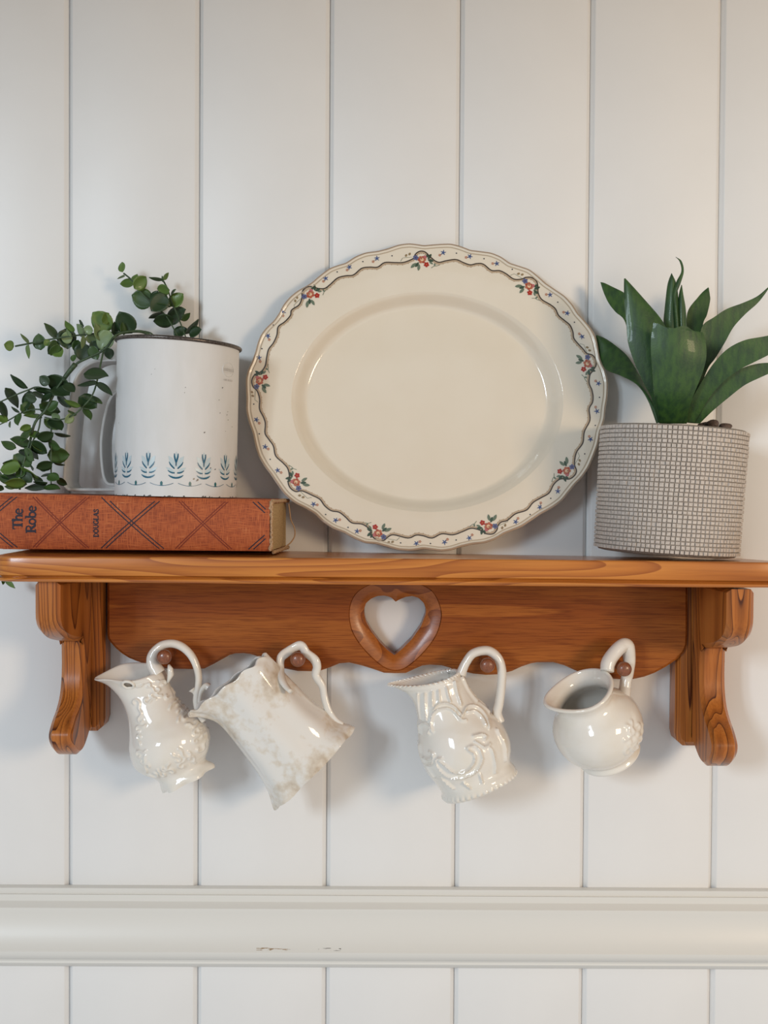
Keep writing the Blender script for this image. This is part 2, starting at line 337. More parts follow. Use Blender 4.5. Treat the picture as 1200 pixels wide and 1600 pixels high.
o1, e1 = loopb(offset_poly(PBs,.0018),-.025); h1, e2 = loopb(HOs,-.025)
bmesh.ops.triangle_fill(bm,edges=e1+e2,use_beauty=True)
o2, _ = loopb(PBs,-.0232); o3, _ = loopb(PBs,-.002)
for A, B in ((o1,o2),(o2,o3)):
    for i in range(len(A)): bm.faces.new((A[i],A[(i+1)%len(A)],B[(i+1)%len(A)],B[i]))
bmesh.ops.recalc_face_normals(bm,faces=bm.faces)
mp_ = bpy.data.meshes.new('back_panel'); bm.to_mesh(mp_); bm.free(); mp_.materials.append(M_panel)
ob = bpy.data.objects.new('back_panel',mp_); C.objects.link(ob); ob.parent = shelf
V = []; n = 120
lv_ = [(HOs,-.025),(HOs*.985+HIs*.015,-.0238),(HOs*.95+HIs*.05,-.0242),(HOs*.55+HIs*.45,-.0232),(HOs*.25+HIs*.75,-.0213),(HIs,-.0188),(HIs,-.002)]
for P, y in lv_: V += [(p[0],y,p[1]) for p in P]
fixn(link_mesh('heart_moulding',V,grid_faces(len(lv_),n),M_heart,shelf,True,40))
# brackets
BL = [(-0.11,1.4392),(-0.11,1.414),(-0.1085,1.4073),(-0.102,1.4004),(-0.088,1.3946),(-0.068,1.3902),(-0.0465,1.3866),(-0.0464,1.3864),(-0.0452,1.3815),(-0.045,1.3768),(-0.0447,1.3683),(-0.0458,1.3581),(-0.05,1.348),(-0.0585,1.3402),(-0.069,1.334),(-0.0765,1.3277),(-0.0785,1.3227),(-0.0765,1.3173),(-0.0705,1.3118),(-0.062,1.3073),(-0.053,1.3052),(-0.043,1.3065),(-0.033,1.3114),(-0.025,1.3165),(-0.0205,1.3175),(-0.0205,1.4323)]; BR = [(-0.11,1.4382),(-0.11,1.413),(-0.1085,1.4063),(-0.102,1.3985),(-0.088,1.3922),(-0.068,1.3878),(-0.0465,1.3842),(-0.0464,1.3839),(-0.0452,1.379),(-0.045,1.3743),(-0.0447,1.3653),(-0.0458,1.3546),(-0.05,1.344),(-0.0585,1.3358),(-0.069,1.3292),(-0.0765,1.3225),(-0.0785,1.3175),(-0.0765,1.3116),(-0.0705,1.3058),(-0.062,1.3013),(-0.053,1.2991),(-0.043,1.3006),(-0.033,1.305),(-0.025,1.3095),(-0.0205,1.3104),(-0.0205,1.4312)]
for sgn, prof_, x0, x1 in ((-1,BL,-.2435,-.2265),(1,BR,.2265,.2450)):
    tp = ZT-.0174+zoff(x0,-.06)
    Q = np.array([(y,min(z,tp)) for y,z in prof_])
    body = Q[1:-1]; sm = cat_rom(body,4); keep = np.vstack([Q[:1],sm,Q[-1:]])
    keep[:,1] = np.minimum(keep[:,1],tp)
    V, F = prism(keep,x0,x1,.0028,.0028,lambda p,d:(d,p[0],p[1]))
    fixn(link_mesh('bracket',V,F,M_brk,shelf,True,38))
for sgn, xi, xo, zb in ((-1,-.2172,-.2435,1.3146),(1,.2150,.2450,1.3057)):
    a, b_ = sorted((xi,xo)); w = .004
    P = [(a,ZT-.0176+zoff(max(a,0),0)),(a,zb+.010),(a+.0015,zb+.004),(a+.006,zb),(b_-.006,zb),(b_-.0015,zb+.004),(b_,zb+.010),(b_,ZT-.0176+zoff(max(b_,0),0))]
    V, F = prism(np.array(P),-.0205,-.0006,.0034,0,lambda p,d:(p[0],d,p[1]))
    fixn(link_mesh('back_batten',V,F,M_brk,shelf,True,25))
PEG = [(-0.1654,1.3768),(-0.0687,1.3754),(0.0688,1.372),(0.168,1.3697)]
for (x, z) in PEG:
    pr = [(-.0002,.0001),(0,.0022),(.0008,.0042),(.0022,.0052),(.0042,.0054),(.0065,.0050),(.009,.0039),(.012,.0034),(.036,.0036),(.0362,.0001)]
    V, F = lathe(pr,28,(x,-.060,z),(0,1,0),(1,0,0),(0,0,1)); fixn(link_mesh('peg',V,F,M_peg,shelf,True,50))
# ---------------------------------------------------------------- book
XR, YB = -.0846, -.095; be = math.radians(3.5); cb, sb = math.cos(be), math.sin(be); LB = .208
def bk(s, d, z): return (XR-s*cb+d*sb, YB+s*sb+d*cb, z)
def ztop(s): return 1.4914+s/.2*.0036
ZBS = 1.4558
book = thing('book',bk(LB/2,.04,ZT+.0005),'worn orange clothbound book lying flat, titled The Robe, under the white sifter','book')
nt = 25; ns = 60
def spd(t): return .0032*(1-math.sqrt(max(0,1-(2*t-1)**2*.92)))*1.6
V = []
for j in range(ns+1):
    s = LB*j/ns
    for i in range(nt+1):
        t = i/nt; z = ZBS+(ztop(s)-.0003-ZBS)*t; V.append(bk(s+.0012,spd(t)+.0004*math.sin(s*60),z))
A = len(V)
for j in range(ns+1):
    s = LB*j/ns
    for i in range(nt+1):
        t = i/nt; z = ZBS+.001+(ztop(s)-.002-ZBS)*t; V.append(bk(s+.0012,spd(t)+.0016,z))
F = grid_faces(ns+1,nt+1,False)+[f[::-1] for f in grid_faces(ns+1,nt+1,False,A)]
for j in range(ns): 
    a = j*(nt+1); F.append((a,a+nt+1,A+a+nt+1,A+a)); a += nt; F.append((a,A+a,A+a+nt+1,a+nt+1))
for i in range(nt):
    F.append((i,A+i,A+i+1,i+1)); a = ns*(nt+1)+i; F.append((a,a+1,A+a+1,A+a))
spine = fixn(link_mesh('spine',V,F,M_cloth,book,True,50))
def slab(s0, s1, d0, d1, zb, zt):
    P = []
    for s in (s0,s1):
        for d in (d0,d1):
            P += [bk(s,d,zb(s)),bk(s,d,zt(s))]
    return np.array(P), [(0,1,3,2),(4,6,7,5),(0,4,5,1),(2,3,7,6),(0,2,6,4),(1,5,7,3)]
V, F = slab(.0005,LB,.0046,.086,lambda s:ztop(s)-.0026,lambda s:ztop(s)); fixn(link_mesh('cover',V,F,M_cloth,book,False))
V, F = slab(.0005,LB,.0480,.086,lambda s:ZT+.0001,lambda s:ZT+.0028); fixn(link_mesh('cover',V,F,M_cloth,book,False))
V, F = slab(.0018,LB-.002,.0078,.083,lambda s:ZT+.0029,lambda s:ztop(s)-.0027); fixn(link_mesh('page_block',V,F,M_page,book,False))
# frayed cloth ends of the joint and the covers
pts = [bk(.0006+.0006*math.sin(i*1.7),.0020+.0007*math.sin(i*2.3),ZT+.003+(ztop(0)-ZT-.004)*i/22) for i in range(23)]
V1 = tube(pts,[.0009+.0004*abs(math.sin(i*1.9)) for i in range(23)],7)
pts = [bk(-.0003+.0005*math.sin(i*2.9),-.0002+.0004*math.cos(i*1.3)+spd(i/22),ZBS+.0005+(ztop(0)-ZBS-.001)*i/22) for i in range(23)]
V2 = tube(pts,[.0005+.0003*abs(math.sin(i*1.3)) for i in range(23)],6)
pts = [bk(.0002,.004+.080*i/20,ztop(0)-.0012+.0004*math.sin(i*2.2)) for i in range(21)]; V3 = tube(pts,[.0013+.0003*math.sin(i*1.7) for i in range(21)],6)
pts = [bk(.0002,.012+.072*i/20,ZT+.0016+.0003*math.sin(i*2.2)) for i in range(21)]; V4 = tube(pts,[.0013+.0002*math.sin(i*1.7) for i in range(21)],6)
V, F = join(V1,V2,V3,V4); fixn(link_mesh('frayed_cloth_edge',V,F,M_fray,book)); 
th = cat_rom([(-0.0778,-0.03,1.488),(-0.0769,-0.03,1.4818),(-0.0761,-0.03,1.476),(-0.0734,-0.031,1.4699),(-0.073,-0.033,1.4642),(-0.0759,-0.035,1.4591),(-0.0807,-0.04,1.4555),(-0.0832,-0.06,1.4547)],6)
V, F = tube(th,.0005,6); link_mesh('loose_thread',V,F,M_fray,book)
INK = (.022,.02,.035); RED_ = (.20,.028,.012)
def spf(s, z, lift=.00022):
    t = min(1,max(0,(z-ZBS)/(ztop(s)-.0003-ZBS))); return bk(s+.0012,spd(t)+.0004*math.sin(s*60)-lift,z)
dl = Decal(spf)
def spx(x): return (421-x)*.000447     # distance along the spine from its right end
def dline(x0, x1, col, w, o):
    zb, zt = ZBS+.0012, 1.4925
    P = [(spx(x0+(x1-x0)*k/14)+o, zb+(zt-zb)*k/14) for k in range(15)]; 
    P = [(s,z) for s,z in P if .0006<s<LB-.001 and z<ztop(s)-.001]
    if len(P)>2: dl.rib(P,w,col)
for xc in (-28,205,437):
    for o in (-.0017,.0017): dline(xc-46,xc+46,INK,.0007,o); dline(xc+46,xc-46,INK,.0007,o)
for xc in (91,317):
    for o in (-.0011,.0011): dline(xc-42,xc+42,RED_,.0006,o); dline(xc+42,xc-42,RED_,.0006,o)
dl.build('ruled_cross_lines',M_inkmatte,spine)['kind'] = 'stuff'
def arc(cx, cy, rx, ry, a0, a1, n=18): return [(cx+rx*math.cos(math.radians(a0+(a1-a0)*k/n)),cy+ry*math.sin(math.radians(a0+(a1-a0)*k/n))) for k in range(n+1)]
GL = {'T':(.9,[([(.05,.94),(.85,.94)],.12),([(.45,.94),(.45,.0)],.20),([(.24,.04),(.66,.04)],.08),([(.07,.98),(.07,.72)],.08),([(.83,.98),(.83,.72)],.08)]),
'h':(.78,[([(.17,1.05),(.17,0)],.18),([(.0,.04),(.34,.04)],.08),([(.03,1.02),(.2,1.02)],.08),([(.2,.46),(.3,.6),(.43,.64),(.55,.57),(.58,.42),(.58,0)],.16),([(.42,.04),(.74,.04)],.08)]),
'e':(.64,[([(.1,.36),(.54,.36)],.09),(arc(.33,.33,.24,.31,10,320),.14)]),
'R':(.92,[([(.2,1),(.2,0)],.2),([(0,.96),(.4,.96)],.09),([(.2,.95),(.45,.95),(.64,.88),(.69,.72),(.62,.56),(.42,.49),(.2,.49)],.13),([(.4,.5),(.56,.3),(.78,.04)],.19),([(.02,.04),(.4,.04)],.08),([(.66,.04),(.9,.04)],.08)]),
'o':(.72,[(arc(.34,.33,.25,.30,0,360),.14)]),
'b':(.74,[([(.17,1.05),(.17,.02)],.17),([(.0,1.02),(.2,1.02)],.08),(arc(.38,.33,.25,.30,0,360),.14)]),
'D':(.82,[([(.17,.98),(.17,.02)],.2),([(0,.96),(.35,.95),(.6,.82),(.68,.5),(.6,.18),(.35,.05),(0,.04)],.13)]),
'O':(.88,[(arc(.41,.5,.33,.45,0,360),.16)]),
'U':(.86,[([(.17,.97),(.17,.35),(.24,.12),(.42,.05),(.6,.12),(.67,.35),(.67,.97)],.15),([(.02,.95),(.33,.95)],.08),([(.54,.95),(.8,.95)],.08)]),
'G':(.86,[(arc(.42,.5,.33,.45,40,340),.16),([(.72,.12),(.72,.44)],.17),([(.5,.44),(.82,.44)],.09)]),
'L':(.7,[([(.18,.98),(.18,.02)],.2),([(0,.05),(.6,.05)],.1),([(.6,.28),(.6,.02)],.09),([(.02,.95),(.36,.95)],.08)]),
'A':(.86,[([(.08,0),(.40,.98)],.1),([(.40,.98),(.72,0)],.2),([(.2,.32),(.6,.32)],.09),([(0,.04),(.22,.04)],.08),([(.58,.04),(.86,.04)],.08)]),
'S':(.68,[([(.58,.72),(.52,.9),(.34,.96),(.16,.86),(.15,.68),(.34,.53),(.54,.38),(.56,.18),(.38,.05),(.18,.08),(.09,.28)],.14)]),
'N':(.9,[([(.15,0),(.15,1)],.14),([(.15,1),(.7,0)],.16),([(.7,0),(.7,1)],.14)]),'C':(.8,[(arc(.42,.5,.33,.45,40,320),.15)]),
'K':(.85,[([(.15,0),(.15,1)],.16),([(.7,1),(.18,.45)],.13),([(.35,.6),(.74,0)],.15)]),'M':(1.0,[([(.12,0),(.12,1),(.45,.2),(.8,1),(.8,0)],.13)]),
'E':(.7,[([(.6,.96),(.14,.96),(.14,.04),(.6,.04)],.14),([(.14,.5),(.5,.5)],.13)]),'I':(.35,[([(.15,0),(.15,1)],.15)]),'.':(.3,[([(.1,.0),(.1,.13)],.13)]),' ':(.4,[])}
def text_up(d, txt, s_base, z0, size, col, ls=1.0, bold=1.12):   # read upwards: letter tops point to the left
    z = z0
    for chh in txt:
        w, st_ = GL[chh]
        for P, pw in st_:
            P = np.array(P); Q = np.stack([s_base+P[:,1]*size, z+P[:,0]*size],1)
            if len(Q) == 2: Q = resample(Q,5)
            d.rib(Q,pw*size*bold,col)
        z += w*size*ls
dt = Decal(lambda s,z: spf(s,z,.00026))
def zpy(py, x=30): return 1.5-(py-759)*.81/1824
text_up(dt,'The',spx(32.5),zpy(827.5),.0072,INK,.86)
text_up(dt,'Robe',spx(53.5),zpy(833),.0072,INK,.86)
dt.build('title_lettering',M_inkmatte,spine); dt = Decal(lambda s,z: spf(s,z,.00026))
text_up(dt,'DOUGLAS',spx(152.5),zpy(838.5),.0036,INK,.96,1.35)
dt.build('author_lettering',M_inkmatte,spine)
# ---------------------------------------------------------------- flour sifter
SX, SY = -.1583, -.0505; SR = .0437; SH = .1095; SZ = ztop(.075)+.0006; stl = math.radians(1.0)
sa = np.array([math.sin(stl),0,math.cos(stl)]); sxv = np.array([math.cos(stl),0,-math.sin(stl)])
sift = thing('flour_sifter',(SX,SY,SZ),'white enamel flour sifter with blue wheat border, standing on the orange book','sifter')
def sf(phi, v, r=SR): return np.array((SX,SY,SZ))+sa*v+sxv*(r*math.sin(phi))+np.array((0,-r*math.cos(phi),0))
def stop(phi): return SH-.042*SR*math.sin(phi)-.0002
n = 96; V = []; lev = 30
for i in range(lev):
    for k in range(n): ph = 2*PI*k/n; v = stop(ph)*max(0,i-1)/(lev-2); V.append(sf(ph,v if i else 0,SR-.0012 if i==0 else SR))
for i in range(12):
    for k in range(n): ph = 2*PI*k/n; v = stop(ph)+(.008-stop(ph))*i/11; V.append(sf(ph,v,SR-.0008))
F = grid_faces(lev+12,n); V.append(sf(0,0,0)); F += [((k+1)%n,k,len(V)-1) for k in range(n)]
b0 = (lev+11)*n; V.append(sf(0,.008,0)); F += [(b0+k,b0+(k+1)%n,len(V)-1) for k in range(n)]
sbody = fixn(link_mesh('body',V,F,M_enamel,sift,True,40))
ring = [sf(2*PI*k/72,stop(2*PI*k/72)+.0002,SR+.0006) for k in range(73)]
V, F = tube(ring,.0014,10,capped=False); link_mesh('rim_wire',V,F,M_wire,sift)
al = math.radians(16); hd = np.array((-math.cos(al),math.sin(al),0)); hp = np.array((-math.sin(al),-math.cos(al),0))
def band(path, w, thk, name, scl=1.):
    P = cat_rom([(a,b) for a,b in path],6); P[:,0] = np.where(P[:,0]>.0445,P[:,0]-.0034*np.clip((P[:,0]-.0445)/.01,0,1)*scl,P[:,0]); T = np.gradient(P,axis=0); T /= np.linalg.norm(T,axis=1)[:,None]; Nn = np.stack([-T[:,1],T[:,0]],1)
    V = []
    for p, q in zip(P,Nn):
        for s, o_ in ((-1,-1),(-1,1),(1,1),(1,-1)):
            a = p+q*o_*thk/2; V.append(np.array((SX,SY,0))+hd*a[0]+np.array((0,0,a[1]))+hp*s*w/2)
    m = len(P); F = grid_faces(m,4)+[(3,2,1,0),tuple((m-1)*4+k for k in range(4))]
    parts = [(np.array(V),F)]
    for s in (-1,1):
        E_ = [np.array((SX,SY,0))+hd*p[0]+np.array((0,0,p[1]))+hp*s*w/2 for p in P]
        parts.append(tube(E_,.00115,8))
    V, F = join(*parts); return fixn(link_mesh(name,V,F,M_enamel2,sift,True,40))
band([(.0425,1.5922),(.055,1.5922),(.064,1.5912),(.073,1.587),(.079,1.580),(.082,1.571),(.0845,1.5567),(.087,1.533),(.0890,1.5075),(.0888,1.5018),(.0862,1.4984),(.080,1.4976),(.0425,1.4976)],.019,.0012,'handle')
band([(.0425,1.5700),(.0484,1.5665),(.0530,1.559),(.0563,1.548),(.0582,1.536),(.0584,1.526),(.0576,1.5147),(.0558,1.506),(.052,1.5018),(.0425,1.5014)],.0135,.0012,'squeeze_lever',.5)
PALE = (.52,.62,.65); TEAL = (.008,.105,.18)
ds = Decal(lambda a,v: tuple(sf(a/SR,v,SR+.00012)))
ds2 = Decal(lambda a,v: tuple(sf(a/SR,v,SR+.00022)))
k_ = .0000765     # metres per drawing unit
for i in range(14):
    ph = math.radians(9.7+25.714*i)*SR; zb = .0128
    def mp(P): return [(ph+x*k_, zb+(335-y)*k_) for x,y in P]
    ds.poly(mp([(0,92),(11,125),(9,160),(0,175),(-9,160),(-11,125)]),PALE)
    for s in (-1,1):
        ds.poly(mp([(s*x,y) for x,y in ((8,228),(14,185),(38,150),(70,135),(62,180),(45,215),(20,245))]),PALE)
        ds.poly(mp([(s*x,y) for x,y in ((12,285),(28,258),(58,242),(92,238),(66,268),(40,282))]),PALE)
        ds.poly(mp([(s*x,y) for x,y in ((10,330),(30,312),(66,305),(36,326))]),PALE)
        ds2.rib(mp([(s*17,112),(s*15,140),(s*9,165),(s*3,185),(0,200)]),np.array([6,13,15,13,7])*k_,TEAL)
        ds2.rib(mp([(s*62,188),(s*50,212),(s*34,230),(s*14,250)]),np.array([5,12,14,11])*k_,TEAL)
        ds2.rib(mp([(s*72,266),(s*52,280),(s*32,287),(s*12,288)]),np.array([5,12,14,11])*k_,TEAL)
        ds2.rib(mp([(s*66,308),(s*46,322),(s*24,330),(s*0,333)]),np.array([5,13,16,16])*k_,TEAL)
    ds2.poly(mp([(0,178),(6,200),(3,228),(-3,228),(-6,200)]),TEAL)
    ds2.poly(mp([(0,225),(9,245),(9,318),(0,326),(-9,318),(-9,245)]),(.68,.70,.69))
    cx = ph+SR*math.radians(12.857); 
    P = [(cx+u*.0088, .0075+.0021*(abs(u)**2)) for u in np.linspace(-.93,.93,13)]
    ds2.rib(P[:6],.00032,TEAL); ds2.rib(P[5:8],.00045,TEAL); ds2.rib(P[7:],.00032,TEAL)
    ds2.poly([(cx,.0108),(cx+.0009,.0096),(cx+.0007,.0078),(cx-.0007,.0078),(cx-.0009,.0096)],(.01,.12,.13))
ds.build('pale_wheat_print',M_print,sbody); ds2.build('teal_wheat_print',M_print,sbody)
dc = Decal(lambda a,v: tuple(sf(a/SR,v,SR+.00018))); rc = random.Random(5)
for (x, y, sc) in ((305,747,1.6),(332,729,1.2),(325,727,.8),(349,642,.9),(351,650,1.),(350,637,.7),(341,600,.9),(336,620,.7),(338,640,.8),(315,672,1.1),(358,660,.7),(300,745,1.2),(285,604,.5),(284,612,.5),(235,585,.4),(240,577,.4),(187,659,.7),(347,668,.6),(316,708,.6)):
    a = (math.asin(max(-1,min(1,(x-275)/94.5)))+.185)*SR; v = (773-y)*.000447
    P = [(a+sc*.0006*math.cos(t)*rc.uniform(.4,1.3)+sc*.0003*math.sin(t*1.),v+sc*.0006*math.sin(t)*rc.uniform(.4,1.2)) for t in np.linspace(0,2*PI,7)[:-1]]
    dc.poly(P,(.05,.04,.04))
for k in range(46):
    a = rc.uniform(-PI,PI)*SR; L_ = rc.uniform(.0006,.0030); dc.poly([(a,.0001),(a+L_,.0001),(a+L_*.8,rc.uniform(.0004,.0011)),(a+L_*.3,rc.uniform(.0002,.0009))],(.05,.035,.03))
dc.build('paint_chips',M_print,sbody)['kind'] = 'stuff'
EM = []
pc = math.radians(63.5)
EM.append(tube([sf(pc+.155*math.cos(t),.0905+.0050*math.sin(t),SR+.0001) for t in np.linspace(0,2*PI,41)],.00022,6,capped=False))
for dv in (-.0021,.0021): EM.append(tube([sf(pc-.15+.30*k/12,.0905+dv,SR+.0001) for k in range(13)],.00018,6))
V, F = join(*EM); link_mesh('embossed_oval',V,F,M_enamel,sbody)
de = Decal(lambda a,v: tuple(sf(a/SR,v,SR+.0003)))
def text_r(d, txt, a0, v0, size, col):
    a = a0
    for chh in txt:
        w, st_ = GL[chh]
        for P, pw in st_:
            P = np.array(P); Q = np.stack([a+P[:,0]*size,v0+P[:,1]*size],1); Q = resample(Q,5) if len(Q)==2 else Q; d.rib(Q,pw*size,col)
        a += w*size
text_r(de,'ANDROCK',(pc-.135)*SR,.0893,.0023,(.60,.58,.55)); text_r(de,'MADE IN U.S.A.',(pc-.135)*SR,.0825,.0013,(.52,.49,.46))
de.build('embossed_lettering',M_print,sbody)
# ---------------------------------------------------------------- platter
PCN = np.array((0.02479,-0.021,1.56847)); PH = math.radians(7.0)
pu = np.array((0,math.sin(PH),math.cos(PH))); pn = np.array((0,-math.cos(PH),math.sin(PH)))
OUT = np.array([(0.0064,0.11715),(-0.00213,0.11624),(-0.0131,0.11778),(-0.02042,0.11698),(-0.03015,0.11356),(-0.03745,0.11161),(-0.04719,0.1103),(-0.05447,0.10725),(-0.06173,0.1022),(-0.0678,0.10041),(-0.07386,0.09813),(-0.08109,0.09259),(-0.08711,0.08707),(-0.09192,0.0838),(-0.09795,0.08053),(-0.10395,0.07552),(-0.10872,0.06953),(-0.11178,0.06307),(-0.11581,0.0571),(-0.12177,0.05138),(-0.12532,0.04642),(-0.12763,0.04024),(-0.12921,0.03333),(-0.1315,0.02594),(-0.13452,0.01929),(-0.13586,0.01316),(-0.13576,0.00704),(-0.13512,-0.002),(-0.1352,-0.01127),(-0.13314,-0.01977),(-0.12988,-0.02825),(-0.12806,-0.03673),(-0.12553,-0.04518),(-0.12135,-0.0524),(-0.11575,-0.0596),(-0.11087,-0.06679),(-0.10552,-0.07397),(-0.09829,-0.07993),(-0.0899,-0.08396),(-0.08271,-0.08823),(-0.0767,-0.09417),(-0.06952,-0.09891),(-0.06117,-0.10197),(-0.05401,-0.10598),(-0.04567,-0.10951),(-0.03735,-0.10994),(-0.02903,-0.11227),(-0.02071,-0.11461),(-0.01122,-0.11503),(-0.00244,-0.11356),(0.00421,-0.11447),(0.01133,-0.11538),(0.01845,-0.11439),(0.02558,-0.11198),(0.0339,-0.11003),(0.0434,-0.10902),(0.05054,-0.1066),(0.05769,-0.10227),(0.06365,-0.09985),(0.07081,-0.09695),(0.07798,-0.09213),(0.08517,-0.0873),(0.09475,-0.08198),(0.10075,-0.07763),(0.10559,-0.0716),(0.11043,-0.06556),(0.11647,-0.05951),(0.12135,-0.05225),(0.12505,-0.04377),(0.12827,-0.03528),(0.13008,-0.02556),(0.13332,-0.01703),(0.13442,-0.00728),(0.13599,0.00152),(0.13638,0.01229),(0.13433,0.02086),(0.13081,0.02821),(0.12948,0.03682),(0.1279,0.04544),(0.12507,0.0516),(0.12031,0.05776),(0.11433,0.06442),(0.11028,0.07134),(0.10476,0.07752),(0.09753,0.08245),(0.09028,0.08739),(0.08425,0.09309),(0.07821,0.09805),(0.07092,0.10051),(0.0629,0.10296),(0.05635,0.10793),(0.04905,0.11089),(0.04175,0.11185),(0.03322,0.1128),(0.02591,0.11576),(0.0186,0.11772)])*np.array([1,1.006])
plat = thing('platter',(float(PCN[0]),-.033,ZT+.001),'large oval cream platter with floral border and scalloped edge leaning on the wall','platter')
to = np.unwrap(np.arctan2(OUT[:,1],OUT[:,0])); ro = np.linalg.norm(OUT,axis=1); od = np.argsort(to%(2*PI)); tt = (to%(2*PI))[od]; rr = ro[od]
tt3 = np.r_[tt-2*PI,tt,tt+2*PI]; rr3 = np.r_[rr,rr,rr]
def r_out(t):
    w = np.array([1,2,3,2,1.]); w /= w.sum(); return sum(wi*np.interp((t+dd)%(2*PI),tt3,rr3) for wi,dd in zip(w,(-.018,-.009,0,.009,.018)))
def r_well(t):
    c0 = np.array((.0006,-.0026)); a, b = .1018,.0836; d = np.array((math.cos(t),math.sin(t)))
    A_ = (d[0]/a)**2+(d[1]/b)**2; B_ = -2*(d[0]*c0[0]/a**2+d[1]*c0[1]/b**2); C_ = (c0[0]/a)**2+(c0[1]/b)**2-1
    return (-B_+math.sqrt(B_*B_-4*A_*C_))/(2*A_)
def sst(x): x = min(1,max(0,x)); return x*x*(3-2*x)
def hgt(s):
    if s <= 1.02:
        f = sst((s-.88)/.14); return -.0100+.0092*f+.0004*max(0,s-.3)*0
    q = (s-1.02)/.98; h = -.0008+.0022*q+.0012*math.sin(q*PI)*.6
    if q > .93: h += .0009*math.sin((q-.93)/.07*PI)**.7
    return h
N_ = 540; TH = np.linspace(0,2*PI,N_,endpoint=False); RO = np.array([r_out(t) for t in TH]); RW = np.array([r_well(t) for t in TH])
SS = list(np.linspace(.04,.84,10))+list(np.linspace(.86,1.06,22))+list(np.linspace(1.1,1.9,14))+[1.925,1.94,1.95,1.96,1.97,1.98,1.99,2.0]
V = []
def pw(t, r, h): return PCN+np.array((1,0,0))*(r*math.cos(t))+pu*(r*math.sin(t))+pn*h
for s in SS:
    for k in range(N_):
        r = s*RW[k] if s<=1 else RW[k]+(s-1)*(RO[k]-RW[k]); V.append(pw(TH[k],r,hgt(s)))
nf = len(SS)
for s, dh in ((2.006,-.0012),(2.0,-.0030),(1.96,-.0040),(1.7,-.0036),(1.3,-.0044),(1.05,-.0050),(.98,-.0060),(.90,-.0070),(.84,-.0036),(.5,-.0038),(.04,-.0038)):
    for k in range(N_):
        r = s*RW[k] if s<=1 else RW[k]+(s-1)*(RO[k]-RW[k]); V.append(pw(TH[k],r,min(hgt(min(s,2))+dh,(-.0140 if s<1 else 9))))
F = grid_faces(nf+11,N_); V.append(pw(0,0,hgt(0))); F += [((k+1)%N_,k,len(V)-1) for k in range(N_)]
b0 = (nf+10)*N_; V.append(pw(0,0,-.0140)); F += [(b0+k,b0+(k+1)%N_,len(V)-1) for k in range(N_)]
link_mesh('dish',V,F,M_plate,plat,True)
def onp(u, v, lift):
    t = math.atan2(v,u)%(2*PI); r = math.hypot(u,v); k = int(t/(2*PI)*N_)%N_; k2 = (k+1)%N_; f = t/(2*PI)*N_-int(t/(2*PI)*N_)
    rw = RW[k]*(1-f)+RW[k2]*f; rO = RO[k]*(1-f)+RO[k2]*f; s = r/rw if r<=rw else 1+(r-rw)/(rO-rw)
    return tuple(pw(t,r,hgt(min(2,s))+lift))
dg = Decal(lambda u,v: onp(u,v,.00035))
